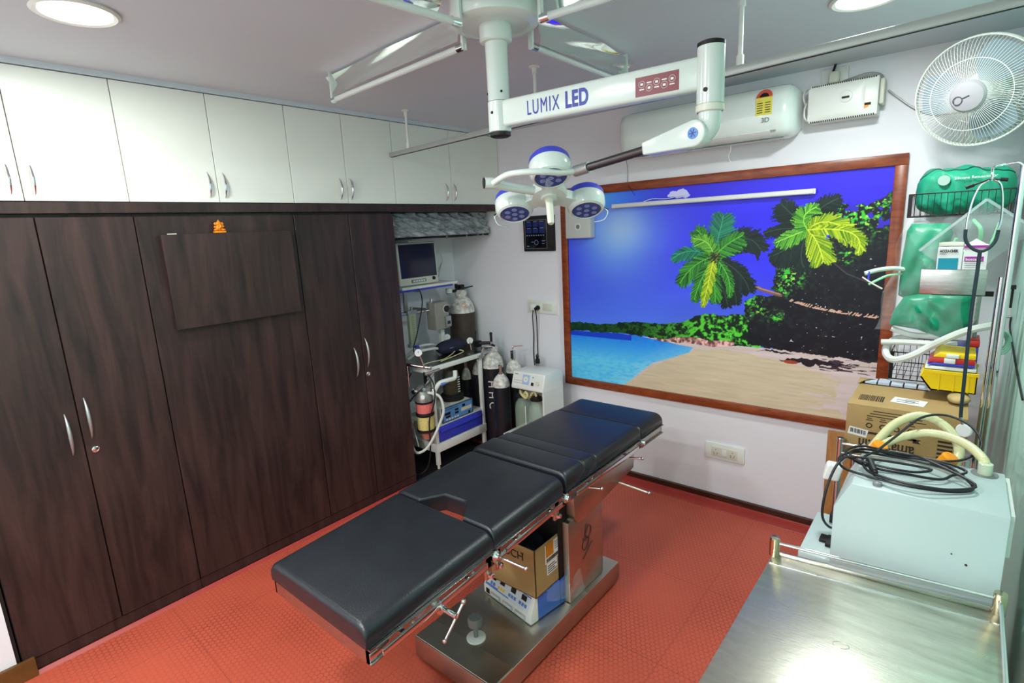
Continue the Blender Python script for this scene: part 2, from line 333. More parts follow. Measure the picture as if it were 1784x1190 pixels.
struct(MB().box(-0.7, 3.3, 0, 0.1, FL, H), 'wall_back', M_wall)
struct(MB().box(-0.7, -0.6, -3.36, 0, FL, H), 'wall_left', M_wall)
struct(MB().box(-0.7, 0.0, -4.8, -3.357, FL, H), 'wall_left_front', M_wall)
struct(MB().box(3.2, 3.3, -4.8, 0, FL, H), 'wall_right', M_green_wall)
struct(MB().box(-0.7, 3.3, -4.9, -4.8, FL, H), 'wall_front', M_wall)
struct(MB().box(3.184, 3.2, -2.2, -0.02, 0.0, H - 0.02), 'trim_1', M_green_wall)
struct(MB().box(-0.6, -0.004, -3.357, -3.345, FL, H), 'trim_2', M_black)
struct(MB().box(0.0, 0.022, -4.7, -3.30, FL, 0.075), 'trim_3', M_tile, bevel=0.004)
# brown skirting and the curled-up red rubber kerb under the mural
struct(MB().box(0.0, 3.2, -0.018, 0, -0.085, -0.045).box(0.0, 3.2, -0.024, 0, -0.047, -0.04), 'baseboard_back', M_skirt)
struct(MB().prism([(0, FL), (-0.115, FL), (-0.112, FL + 0.006), (-0.06, FL + 0.008), (-0.03, FL + 0.012), (-0.02, -0.08), (0, -0.08)], 'x', 0.85, 3.2), 'trim_4', M_redrub)
struct(MB().prism([(0.0, -0.014), (0.022, -0.015), (0.012, -0.008), (0.004, 0.0), (0.0, 0.0)], 'y', -3.34, -1.114), 'trim_5', M_redrub)
struct(MB().box(-0.6, -0.012, -3.34, -1.114, FL, 0.0).box(-0.6, -0.01, -1.114, -0.31, FL, 0.0), 'trim_6', M_black)
struct(MB().box(-0.6, 0.004, -3.34, -0.0, 2.547, H), 'trim_7', M_ceil)

# ------------------------------------------------------------------ fitted cupboards
def bow_handle(mb, x, y, z0, z1, out=0.03, r=0.006, lean=0.0):
    zc = (z0 + z1) / 2; pts = []
    for i in range(13):
        t = i / 12; pts.append((x + out * math.sin(math.pi * t) ** 0.7, y + lean * (t - 0.5), z0 + (z1 - z0) * t))
    mb.tube(pts, lambda t: r * (0.25 + 0.75 * math.sin(math.pi * t) ** 0.8), 10, smooth=2)
    return mb
def overhead(y0, ym, y1, hy, label):
    t = thing('overhead_cabinet', label, 'cabinet', (-0.3, (y0 + y1) / 2, 2.014), 'white overhead cabinets')
    part(MB().box(-0.59, -0.021, y0 + 0.001, y1 - 0.001, 2.014, 2.546), 'carcass', M_dark, t)
    for a, b, h in ((y0, ym, hy[0]), (ym, y1, hy[1])):
        d = part(MB().box(-0.02, 0.0, a + 0.002, b - 0.002, 2.017, 2.543), 'door', M_cab, t, bevel=0.0012, seg=1)
        part(bow_handle(MB(), 0.0, h, 2.04, 2.167, 0.028), 'handle', M_chrome, d)
overhead(-3.345, -2.988, -2.62, (-3.025, -2.95), 'white two-door overhead cabinet at the far left edge')
overhead(-2.62, -2.22, -1.81, (-2.265, -2.19), 'white overhead cabinet above the fold-up board and its figurine')
overhead(-1.81, -1.448, -1.075, (-1.503, -1.427), 'white overhead cabinet where the curtain rail meets its doors')
overhead(-1.075, -0.545, -0.002, (-0.61, -0.526), 'white overhead cabinet above the open equipment niche')
tag(MB().box(-0.598, 0.012, -3.343, -0.002, 1.965, 2.012).build('pelmet_shelf', M_dark, bevel=0.002, seg=1), 'long dark brown shelf strip between white and brown cupboards', 'shelf')
def wardrobe(ys, handles, locks, label, name='wardrobe'):
    t = thing(name, label, 'wardrobe', (-0.3, (ys[0] + ys[-1]) / 2, 0), 'dark brown wardrobes')
    part(MB().box(-0.59, -0.024, ys[0] + 0.001, ys[-1] - 0.001, 0.001, 1.964), 'carcass', M_dark, t)
    part(MB().box(-0.024, -0.004, ys[0] + 0.001, ys[-1] - 0.001, 0.001, 0.055), 'plinth', M_dark, t)
    for k in range(len(ys) - 1):
        d = part(MB().box(-0.02, 0.0, ys[k] + 0.0025, ys[k + 1] - 0.0025, 0.059, 1.95), 'door', M_dark, t, bevel=0.0015, seg=1)
        for hy, a, b in handles:
            if ys[k] < hy < ys[k + 1]: part(bow_handle(MB(), 0.0, hy, a, b, 0.03, 0.0075), 'handle', M_silver, d, label='silver bow handle')
        for ly, lz in locks:
            if ys[k] < ly < ys[k + 1]: part(MB().lathe([(0.015, 0), (0.015, 0.006), (0.011, 0.008), (0.01, 0.005), (0.003, 0.006)], (0.0, ly, lz), (1, 0, 0)), 'lock', M_chrome, d)
    return t
wardrobe([-3.34, -2.972, -2.617], [(-3.018, 0.911, 1.104), (-2.94, 0.967, 1.159)], [(-2.936, 0.913)], 'tall dark brown two-door wardrobe at the far left')
wc = wardrobe([-2.617, -1.829], [], [], 'single wide dark brown panel cupboard carrying the hinged board', 'wardrobe')
wardrobe([-1.829, -1.463, -1.114], [(-1.528, 0.914, 1.107), (-1.44, 0.959, 1.155)], [(-1.443, 0.911)], 'narrow dark brown two-door wardrobe beside the equipment niche')
t = thing('wall_board', 'dark brown rectangular fold-up board fixed on the wide brown panel', 'board', (0.0, -2.2, 1.4))
part(MB().box(0.02, 0.04, -2.53, -1.875, 1.400, 1.862), 'board_panel', M_dark, t, bevel=0.001, seg=1)
part(MB().box(0.0, 0.02, -2.50, -1.9, 1.43, 1.85), 'mount', M_dark, t)
part(MB().cyl((0.03, -2.50, 1.8635), (0.03, -2.46, 1.8635), 0.003, n=8), 'hinge_pin', M_cream, t)
t = thing('deity_figurine', 'small amber orange seated figurine on top of the brown board', 'figurine', (0.028, -2.257, 1.862))
part(MB().box(0.016, 0.042, -2.285, -2.229, 1.862, 1.872), 'pedestal', M_gold, t, bevel=0.002)
m = MB().ball((0.029, -2.257, 1.888), 0.016, sc=(0.7, 1.25, 1)).ball((0.029, -2.257, 1.908), 0.012, sc=(0.8, 1.2, 1)).lathe([(0.009, 0), (0.006, 0.006), (0.001, 0.014)], (0.029, -2.257, 1.914))
m.tube([(0.038, -2.257, 1.905), (0.042, -2.252, 1.895), (0.041, -2.262, 1.886)], 0.004, 8).ball((0.03, -2.24, 1.908), 0.007, sc=(0.4, 1, 1.1)).ball((0.03, -2.274, 1.908), 0.007, sc=(0.4, 1, 1.1))
m.ball((0.034, -2.275, 1.878), 0.009, sc=(1, 1.3, 0.6)).ball((0.034, -2.239, 1.878), 0.009, sc=(1, 1.3, 0.6)).ball((0.03, -2.277, 1.892), 0.006).ball((0.03, -2.237, 1.894), 0.006)
part(m, 'figure', M_gold, t)

# ------------------------------------------------------------------ mural
def paint_mural(W=860, Hh=598):
    rs = np.random.RandomState(3)
    U, V = np.meshgrid((np.arange(W) + .5) / W, (np.arange(Hh) + .5) / Hh)
    asp = W / Hh
    def noise(nx, ny, seed=0, octv=3):
        out = np.zeros((Hh, W)); amp = 1; tot = 0
        for o in range(octv):
            gx, gy = int(nx * 2 ** o) + 2, int(ny * 2 ** o) + 2; g = np.random.RandomState(seed + o * 7).rand(gy, gx)
            x = U * (gx - 1.001); y = V * (gy - 1.001); xi = x.astype(int); yi = y.astype(int); fx = x - xi; fy = y - yi
            fx = fx * fx * (3 - 2 * fx); fy = fy * fy * (3 - 2 * fy)
            out += amp * ((g[yi, xi] * (1 - fx) + g[yi, xi + 1] * fx) * (1 - fy) + (g[yi + 1, xi] * (1 - fx) + g[yi + 1, xi + 1] * fx) * fy); tot += amp; amp *= 0.6
        return out / tot
    def inside(poly, jit=0.0, seed=5, f=60):
        x = U.copy(); y = V.copy()
        if jit: x = x + (noise(f, f * .7, seed) - .5) * jit; y = y + (noise(f, f * .7, seed + 50) - .5) * jit
        c = np.zeros(U.shape, bool); n = len(poly)
        for i in range(n):
            x0, y0 = poly[i]; x1, y1 = poly[(i + 1) % n]
            if y0 == y1: continue
            c ^= ((y0 > y) != (y1 > y)) & (x < (x1 - x0) * (y - y0) / (y1 - y0) + x0)
        return c
    C = lambda *a: np.array(a, float) / 255
    img = np.zeros((Hh, W, 3))
    def lerp(a, b, t): t = np.clip(t, 0, 1)[..., None]; return a * (1 - t) + b * t
    # sky
    t = np.clip((V - .3) / .6, 0, 1)
    img[:] = lerp(C(78, 118, 255), C(48, 46, 244), np.clip((V - .3) / .38, 0, 1))
    img[:] = lerp(img, C(46, 32, 205), np.clip((U - .45) / .5, 0, 1) * t)
    g = np.exp(-(((U - .2) / .2) ** 2 + ((V - .78) / .26) ** 2)); img[:] = lerp(img, C(110, 170, 240), g * .85)
    g = np.exp(-(((U - .22) / .09) ** 2 + ((V - .82) / .11) ** 2)); img[:] = lerp(img, C(165, 190, 232), g * .7)
    strip = V > (.93 + .006 * U)
    img[strip] = lerp(C(70, 160, 235), C(46, 34, 210), np.clip((U - .12) / .3, 0, 1))[strip]
    cl = strip & ((((U - .43) / .045) ** 2 + ((V - .966) / .018) ** 2) + (noise(60, 40, 9) - .5) * 2.6 < .7); img[cl] = C(190, 190, 240)
    # sand, sea
    sand = V < .272; img[sand] = lerp(C(206, 190, 196), C(186, 170, 160), noise(6, 60, 21))[sand]
    ws = inside(WETSAND, .02, 31, 14) & ((U - .80) * 3 + (noise(14, 60, 25) - .5) * 1.2 < .35); img[ws] = lerp(C(180, 166, 140), C(204, 188, 162), noise(14, 120, 22))[ws]
    sea = inside(SEA, .012, 33, 10)
    seac = lerp(C(96, 190, 232), C(30, 118, 222), np.clip((V - .12) / .14, 0, 1)); seac = lerp(seac, C(150, 205, 215), np.clip((U - .12 - V * 1.0) / .25, 0, 1)); seac = lerp(seac, C(40, 160, 225), (noise(60, 160, 40) - .45) * 1.6)
    img[sea] = seac[sea]
    deep = sea & (V > .246) & (U < .26); img[deep] = C(24, 62, 190)
    # hills
    hl = inside(HILL, .02, 41, 50); n1 = noise(90, 70, 43); n2 = noise(40, 30, 47)
    hc = lerp(C(8, 34, 18), C(84, 196, 54), np.clip((n1 - .44) * 5 + (n2 - .5) * 2.5, 0, 1) * np.clip((U - .2) / .3, .3, 1)); hc = lerp(hc, C(20, 60, 40), np.clip((.28 - U) / .2, 0, 1) * .6)
    img[hl] = hc[hl]
    # dark jungle
    ms = inside(MASS, .022, 51, 55); mc = lerp(C(12, 16, 26), C(24, 32, 36), np.clip((noise(80, 60, 57) - .5) * 4, 0, 1))
    bm_ = np.zeros((Hh, W))
    for (bu, bv), r, a in BLOBS: bm_ = np.maximum(bm_, a * np.exp(-(((U - bu) / r) ** 2 + ((V - bv) / (r * asp)) ** 2)))
    gf = np.clip((noise(130, 95, 61, 2) - .50) * 7 * bm_, 0, 1)
    mc = lerp(mc, C(60, 180, 50), gf); mc = lerp(mc, C(150, 220, 70), np.clip((noise(150, 110, 65, 2) - .66) * 9 * bm_, 0, 1))
    sk = ms & (noise(45, 34, 67) > .64) & (V > .78) & (U > .84); mc[sk] = C(52, 36, 180)
    wh = ms & (noise(170, 120, 69, 1) > .965) & (V < .75); mc[wh] = C(190, 190, 200)
    img[ms] = mc[ms]
    rk = inside(ROCK, .012, 71, 40); img[rk] = lerp(C(96, 60, 56), C(226, 178, 172), np.clip((noise(110, 60, 73, 2) - .35) * 2.6, 0, 1))[rk]
    for P_ in (SHADE, SHADE2):
        q = inside(P_, .03, 77, 40); img[q] = C(26, 24, 34)
    st = (V < .262) & (V > .2) & (U > .86) & (noise(30, 220, 79, 2) > .6); img[st] = C(60, 46, 56)
    q = (((U - .785) / .02) ** 2 + ((V - .222) / .008) ** 2) < 1; img[q] = C(150, 60, 36)
    def line(a, b, c, w=1):
        n = int(max(abs(b[0] - a[0]) * W, abs(b[1] - a[1]) * Hh) * 1.5) + 2
        for i in range(n):
            s = i / (n - 1); x = int((a[0] + (b[0] - a[0]) * s) * W); y = int((a[1] + (b[1] - a[1]) * s) * Hh)
            img[max(0, y):max(0, y + w), max(0, x):max(0, x + w)] = c
    def poly(P_, c, w, c2=None):
        for k in range(len(P_) - 1):
            line(P_[k], P_[k + 1], c, w)
    poly(TRUNK, C(120, 84, 72), 7); poly([(a, b + .008) for a, b in TRUNK], C(170, 130, 110), 3)
    for k in range(70):
        s = k / 69 * (len(TRUNK2) - 1.001); i = int(s); f = s - i
        if rs.rand() < .7:
            x = TRUNK2[i][0] * (1 - f) + TRUNK2[i + 1][0] * f; y = TRUNK2[i][1] * (1 - f) + TRUNK2[i + 1][1] * f
            line((x, y), (x + .006, y + rs.rand() * .012), C(200, 160, 140), 2)
    poly(TRUNK3, C(70, 60, 66), 2)
    colr = {0: (C(10, 70, 60), C(40, 150, 110)), 1: (C(6, 50, 20), C(70, 170, 50)), 2: (C(8, 18, 22), C(20, 48, 40)), 3: (C(60, 110, 10), C(200, 215, 40)), 4: (C(16, 80, 26), C(130, 205, 60))}
    def frond(P_, ci, w):
        a, b, c = [np.array(p) for p in P_]; b = 2 * b - .5 * (a + c); k0, k1 = colr[ci]
        N = 74
        for i in range(N):
            t = i / (N - 1); p = (1 - t) ** 2 * a + 2 * t * (1 - t) * b + t * t * c; d = 2 * (1 - t) * (b - a) + 2 * t * (c - b); d = d * [asp, 1]; d = d / (np.linalg.norm(d) + 1e-9)
            for sd in (-1, 1):
                L = w * .95 * math.sin(math.pi * min(1, .08 + t * .9)) ** .6 * (.75 + .5 * rs.rand()); ang = sd * (1.0 - .45 * t)
                q = np.array([d[0] * math.cos(ang) - d[1] * math.sin(ang), d[0] * math.sin(ang) + d[1] * math.cos(ang) - .25]) * L
                s = rs.rand(); line(p, p + q / [asp, 1], k0 * (1 - s) + k1 * s, 2)
        for i in range(N - 1):
            t = i / N; t2 = (i + 1) / N; f = lambda t: (1 - t) ** 2 * a + 2 * t * (1 - t) * b + t * t * c
            line(f(t), f(t2), k1 * .9 + .1 * C(255, 255, 200), 2)
    for F in (PALM1, PALM2):
        for f_ in sorted(F, key=lambda f: {2: 0, 0: 1, 1: 2, 4: 3, 3: 4}[f[1]]): frond(f_[0], f_[1], f_[2] * 1.45)
    for _ in range(120):
        a = rs.rand() * 6.28; r = rs.rand() * .02; p = (.547 + r * math.cos(a), .668 + r * 1.3 * math.sin(a)); line(p, (p[0] + .004, p[1] + .006), C(20, 50, 20) if rs.rand() < .6 else C(120, 110, 40), 2)
    return np.clip(img, 0, 1), W, Hh
def build_mural():
    img, W, Hh = paint_mural(); t = thing('framed_mural', 'large beach mural with palm trees in a teak frame on the wall', 'picture', (1.675, -0.003, 1.33))
    x0, x1, z0, z1 = 0.672, 2.678, 0.637, 2.03
    part(MB().box(0.615, 2.732, -0.026, -0.001, 2.03, 2.087).box(0.615, 2.732, -0.026, -0.001, 0.58, 0.637).box(0.615, 0.672, -0.026, -0.001, 0.637, 2.03).box(2.678, 2.732, -0.026, -0.001, 0.637, 2.03), 'frame', M_frame, t, bevel=0.003)
    xs = np.linspace(x0, x1, W + 1) - 1.675; zs = np.linspace(z0, z1, Hh + 1) - 1.33
    X, Z = np.meshgrid(xs, zs); n = X.size; co = np.zeros((n, 3), np.float32); co[:, 0] = X.ravel(); co[:, 1] = -0.006; co[:, 2] = Z.ravel()
    ii = (np.arange(Hh)[:, None] * (W + 1) + np.arange(W)[None]).ravel(); F = np.stack([ii, ii + 1, ii + W + 2, ii + W + 1], 1).astype(np.int32)
    me = bpy.data.meshes.new('beach_print'); me.vertices.add(n); me.vertices.foreach_set('co', co.ravel()); me.loops.add(F.size); me.loops.foreach_set('vertex_index', F.ravel())
    me.polygons.add(len(F)); me.polygons.foreach_set('loop_start', np.arange(0, F.size, 4, dtype=np.int32)); me.update(calc_edges=True)
    img = np.clip(img, 0, 1); lc = np.where(img <= .04045, img / 12.92, ((img + .055) / 1.055) ** 2.4)
    lc = np.clip(lc * 1.3, 0, 1)
    at = me.color_attributes.new('print', 'FLOAT_COLOR', 'POINT'); full = np.ones((Hh + 1, W + 1, 4), np.float32)
    full[:Hh, :W, :3] = lc; full[Hh, :W, :3] = lc[-1]; full[:, W, :3] = full[:, W - 1, :3]; at.data.foreach_set('color', full.ravel())
    m = bpy.data.materials.new('printed_mural'); m.use_nodes = True; b = m.node_tree.nodes['Principled BSDF']; a = m.node_tree.nodes.new('ShaderNodeVertexColor'); a.layer_name = 'print'
    m.node_tree.links.new(a.outputs['Color'], b.inputs['Base Color']); b.inputs['Roughness'].default_value = 0.3; b.inputs['Specular IOR Level'].default_value = 0.3
    me.materials.append(m); o = bpy.data.objects.new('beach_print', me); col.objects.link(o); o.parent = t
build_mural()
# ------------------------------------------------------------------ operating table (its own frame, stood on the floor)
KT = 1.0556
def stand(p): return (p[0] * KT - 0.1656, p[1] * KT + 0.1929, p[2] * KT - 0.1)
def operating_table():
    base = (1.55, -1.765, 0.0)
    t = thing('operating_table', 'long black padded operating table on a stainless steel pedestal', 'operating table', base, loc=stand(base), scale=KT)
    # base plinth and column
    b = MB().box(1.32, 1.775, -2.25, -1.28, 0.02, 0.118)
    part(b, 'base', M_steel_worn, t, bevel=0.004)
    part(MB().box(1.325, 1.77, -2.245, -2.13, 0.118, 0.1205), 'base_lid', M_steel_worn, t, bevel=0.0008, seg=1)
    part(MB().box(1.34, 1.755, -2.23, -1.30, 0.0, 0.021), 'base_foot', M_black, t)
    part(MB().box(1.38, 1.75, -1.69, -1.395, 0.12, 0.52), 'column', M_steel_worn, t, bevel=0.003)
    part(MB().prism([(-1.66, .69), (-1.08, .69), (-1.09, .56), (-1.40, .515), (-1.55, .49), (-1.63, .50), (-1.655, .54)], 'x', 1.385, 1.762), 'column_head', M_steel_worn, t, bevel=0.003)
    part(MB().box(1.42, 1.72, -1.725, -1.66, 0.13, 0.68), 'bellows_cover', M_black, t)
    m = MB()
    def P(a, b_): return (1.752, -1.545 + a, 0.37 + b_)
    for c_ in ([(-.005, .06), (-.01, .03), (.01, .005), (.035, .02), (.04, .05), (.02, .065), (.0, .04), (-.02, .01), (-.035, -.02), (-.02, -.045), (.01, -.03), (.02, 0), (.01, .01)], [(-.03, .02), (-.01, .0), (.005, .02)], [(-.03, -.085), (.0, -.065), (.03, -.04), (.05, -.03)], [(-.005, .06), (.0, .075), (.01, .08)]):
        m.tube([P(*q) for q in c_], 0.0016, 6)
    part(m, 'etched_leaf_logo', mat('dark_etch', (70, 40, 38), 0.5), t)
    # pads
    def pad(name, y0, y1, zb0, zb1, th, notch=None, r=.042, re=.012, puff=0.0):
        x0, x1 = 1.28, 1.815; mb = MB(); xs = []
        for k in range(8): a = math.pi / 2 * k / 7; xs.append(x0 + r * (1 - math.cos(a)))
        for k in range(1, 14): xs.append(x0 + r + (x1 - x0 - 2 * r) * k / 14)
        for k in range(8): a = math.pi / 2 * k / 7; xs.append(x1 - r * (1 - math.sin(a)))
        if notch: xs += [p[0] for p in notch] + [p[0] + 1e-4 for p in notch[1:-1]]
        xs = sorted(set(round(x, 5) for x in xs)); vs = []; fs = []; E_ = 5; n = 2 * E_ + 4
        for x in xs:
            d = min(x - x0, x1 - x); drop = r - math.sqrt(max(0, r * r - (r - d) ** 2)) if d < r else 0.0
            ya = y0
            if notch:
                for (ax, ay), (bx, by) in zip(notch[:-1], notch[1:]):
                    if ax <= x <= bx: ya = ay + (by - ay) * (x - ax) / max(1e-9, bx - ax)
            zt = th - drop * .82 + puff * math.sin(math.pi * (x - x0) / (x1 - x0)); sec = [(ya, 0.0)]
            for k in range(E_ + 1): a = math.pi / 2 * k / E_; sec.append((ya + re * (1 - math.cos(a)), zt - re + re * math.sin(a)))
            for k in range(E_ + 1): a = math.pi / 2 * k / E_; sec.append((y1 - re * (1 - math.sin(a)), zt - re + re * math.cos(a)))
            sec.append((y1, 0.0)); n = len(sec); vs += [(x, y, z) for y, z in sec]
        for i in range(len(xs) - 1):
            for k in range(n): fs.append((i * n + k, (i + 1) * n + k, (i + 1) * n + (k + 1) % n, i * n + (k + 1) % n))
        fs += [tuple(range(n)), tuple((len(xs) - 1) * n + k for k in range(n - 1, -1, -1))]
        mb.add(vs, fs)
        return part(mb, name, M_leather, t, angle=50, xf=lambda v: (v.x, v.y, v.z + zb0 + (zb1 - zb0) * (v.y - y0) / (y1 - y0)))
    pad('leg_pad', -2.778, -2.243, .684, .713, .068, re=.016)
    pad('seat_pad', -2.240, -1.812, .715, .738, .070, notch=[(1.28, -2.240), (1.425, -2.240), (1.484, -2.158), (1.598, -2.152), (1.665, -2.240), (1.815, -2.240)])
    pad('bridge_pad', -1.790, -1.641, .735, .738, .082, re=.02)
    pad('lumbar_pad', -1.640, -1.542, .738, .738, .074)
    pad('back_pad', -1.541, -1.121, .738, .738, .067)
    pad('head_pad', -1.116, -.860, .738, .738, .062, re=.018)
    # frames under every section
    def frame(y0, y1, z0, z1, h=.05, end0=False, end1=False):
        mb = MB(); sh = lambda v: (v.x, v.y, v.z + z0 + (z1 - z0) * (v.y - y0) / (y1 - y0))
        mb.box(1.284, 1.292, y0, y1, -h, -.002).box(1.800, 1.812, y0, y1, -h, -.002).box(1.800, 1.824, y0, y1, -.006, -.001).box(1.812, 1.822, y0, y1, -h, -h + .005)
        if end0: mb.box(1.284, 1.812, y0, y0 + .006, -h, -.002)
        if not end0 and not end1: mb.box(1.288, 1.806, y1 - .012, y1 - .004, -h + .004, -.006)
        if end1: mb.box(1.284, 1.812, y1 - .006, y1, -h, -.002)
        f = part(mb, 'section_frame', M_steel, t, xf=sh)
        return f
    def rail(y0, y1, z0, z1):
        mb = MB(); sh = lambda v: (v.x, v.y, v.z + z0 + (z1 - z0) * (v.y - y0) / (y1 - y0))
        mb.box(1.832, 1.838, y0, y1, -.032, -.012)
        for k in (0.18, .8): y = y0 + (y1 - y0) * k; mb.box(1.812, 1.834, y - .008, y + .008, -.02, -.014)
        part(mb, 'side_rail', M_chrome, t, xf=sh, bevel=.001)
        mb = MB()
        for k in (0.3, .9): y = y0 + (y1 - y0) * k; mb.lathe([(.009, 0), (.009, .004), (.005, .004), (.005, .001), (.001, .001)], (1.812, y, -.036), (1, 0, 0), 14)
        part(mb, 'screws', M_chrome, t, xf=sh)
    frame(-2.772, -2.25, .684, .713, .052, end0=True); rail(-2.74, -2.30, .684, .711)
    frame(-2.236, -1.815, .715, .738, .05); rail(-2.2, -1.85, .715, .736)
    frame(-1.79, -1.125, .735, .738, .045); rail(-1.74, -1.18, .735, .738)
    frame(-1.113, -.864, .738, .738, .05, end1=True)
    # hinges and clamps
    for y, z in ((-2.243, .69), (-1.803, .715), (-1.12, .72)):
        for s in (1, -1):
            x = 1.8 if s > 0 else 1.296
            part(MB().lathe([(.02, 0), (.02, .012), (.014, .016), (.009, .026), (.001, .027)], (x + .012 * s, y, z), (s, 0, 0), 18), 'hinge', M_chrome, t)
    m = MB().box(1.80, 1.812, -2.285, -2.255, .61, .70).box(1.80, 1.812, -2.235, -2.205, .62, .70).box(1.80, 1.812, -1.87, -1.84, .64, .72)
    part(m, 'hinge_bracket', M_steel_worn, t, bevel=.002)
    for y, z in ((-2.27, .628), (-2.22, .64), (-1.855, .66), (-1.9, .69)):
        part(MB().lathe([(.011, 0), (.011, .014), (.008, .018), (.001, .019)], (1.812, y, z), (1, 0, 0), 6), 'bolt', M_chrome, t)
    def lever(a, b_, r=.005, cap=True, m_=M_chrome):
        mb = MB().cyl(a, b_, r, n=12)
        if cap: mb.ball(b_, r * 1.7, 12)
        part(mb, 'lever', m_, t)
    lever((1.80, -2.225, .675), (1.92, -2.20, .655)); lever((1.76, -1.60, .665), (1.85, -1.565, .665)); lever((1.76, -1.175, .645), (1.84, -1.15, .65))
    lever((1.76, -1.25, .54), (1.90, -1.2, .50), .006, m_=M_steel_worn)
    k = part(MB().cyl((1.80, -2.5, .645), (1.885, -2.5, .645), .009, n=14).lathe([(.022, 0), (.022, .006), (.012, .012)], (1.812, -2.5, .645), (1, 0, 0), 20).cyl((1.885, -2.47, .675), (1.875, -2.545, .59), .0045, n=10).ball((1.885, -2.468, .678), .009, 10).ball((1.875, -2.548, .587), .008, 10), 'crank_handle', M_chrome, t)
    part(MB().box(1.81, 1.816, -2.77, -2.70, .638, .668), 'corner_plate', M_chrome, t, bevel=.004)
    # pedestal knob
    part(MB().lathe([(.041, 0), (.041, .004), (.036, .007), (.001, .008)], (1.545, -2.10, .12), n=28), 'knob_flange', M_whitepl, t)
    part(MB().lathe([(.010, .006), (.010, .05), (.018, .055), (.03, .066), (.032, .088), (.026, .1), (.001, .102)], (1.545, -2.10, .12), n=24), 'lock_knob', M_grey, t)
    return t
operating_table()

# electrosurgery unit on the base
def frame_fn(o, ang):
    c, s = math.cos(ang), math.sin(ang); o = Vector(o)
    return lambda a, b, z: (o.x + a * c - b * s, o.y + a * s + b * c, z)
def esu():
    F = frame_fn((1.693, -1.912, 0), math.radians(-9)); base = (1.55, -1.765, 0.1205)
    t = thing('electrosurgery_unit', 'white and blue control unit lying on the table base under the carton', 'medical device', base, loc=stand(base), scale=KT)
    W = .325
    prof = [(0.0, .122), (0.0, .165), (.035, .245), (.05, .247), (.05, .122)]
    X = lambda v: F(v.x, v.y, v.z)
    part(MB().prism(prof, 'x', -W, 0.0), 'front_bezel', M_white, t, xf=X, bevel=.006, seg=3)
    part(MB().box(-W + .003, -.003, .05, .28, .124, .250), 'casing', M_blueesu, t, xf=X, bevel=.004)
    part(MB().box(-W + .02, -.03, -.001, .0, .130, .160), 'socket_panel', M_whitepl, t, xf=X)
    def face(a, s_): return (a, s_ * .035 - .002 * .91, .165 + s_ * .08 + .002 * .4)
    def slab(mb, a0, a1, s0, s1, o=.0015):
        nx = (0, -.916 * o, .40 * o); v = []
        for dz in (0, 1):
            for a, s_ in ((a0, s0), (a1, s0), (a1, s1), (a0, s1)): y, z = s_ * .035, .165 + s_ * .08; v.append((a, y + nx[1] * (dz * 2 - 1), z + nx[2] * (dz * 2 - 1)))
        return mb.add(v, [(0, 3, 2, 1), (4, 5, 6, 7), (0, 1, 5, 4), (1, 2, 6, 5), (2, 3, 7, 6), (3, 0, 4, 7)])
    part(slab(MB(), -W + .012, -.02, .04, .96, .0008), 'control_panel', mat('panel_white', (214, 224, 232), .4), t, xf=X)
    m = MB()
    for a in (-.265, -.205, -.13, -.06): slab(m, a - .016, a + .016, .52, .78)
    part(m, 'displays', M_black, t, xf=X)
    m = MB()
    for a, n in ((-.265, 2), (-.13, 3), (-.06, 3)):
        for i in range(n): slab(m, a + (i - (n - 1) / 2) * .018 - .007, a + (i - (n - 1) / 2) * .018 + .007, .24, .4)
    part(m, 'buttons', M_skyblue, t, xf=X, label='blue push buttons')
    m = MB()
    for i in range(3): slab(m, -.205 + (i - 1) * .017 - .006, -.205 + (i - 1) * .017 + .006, .24, .38)
    part(m, 'buttons', M_yellow, t, xf=X, label='yellow push buttons')
    m = MB(); slab(m, -W + .012, -.15, .10, .16, .0014); slab(m, -W + .012, -W + .1, .16, .22, .0014); slab(m, -.07, -.02, .80, .86, .0014)
    part(m, 'blue_stripe', M_skyblue, t, xf=X)
    m = MB().box(-W + .022, -W + .045, -.0035, -.001, .134, .158); part(m, 'power_switch', M_black, t, xf=X)
    m = MB()
    for a in (-.235, -.15, -.065): m.box(a - .033, a + .033, -.006, -.001, .134, .154)
    part(m, 'sockets', mat('socket_grey', (186, 192, 198), .4), t, xf=X, bevel=.002)
    for a in (-.235, -.15, -.065): part(MB().box(a - .026, a + .026, -.0072, -.006, .139, .149), 'socket_slot', M_whitepl, t, xf=X)
esu()
def film_over_esu():
    base = (1.73, -1.74, .14)
    t = thing('plastic_cover', 'crumpled clear plastic film clinging to the blue control unit', 'plastic film', base, loc=stand(base), scale=KT)
    F = frame_fn((1.700, -1.90, 0), math.radians(-9)); rnd = random.Random(4)
    def fn(u, v):
        b = .08 + .22 * u; z = .255 - .12 * v * (.5 + .5 * u); a = .006 + .03 * v * u + .006 * math.sin(19 * u + 7 * v) * math.sin(11 * v + 3 * u)
        return F(a, b, z)
    part(MB().sheet(fn, 24, 16, (.0008, 0, 0)), 'film', M_film, t)
film_over_esu()
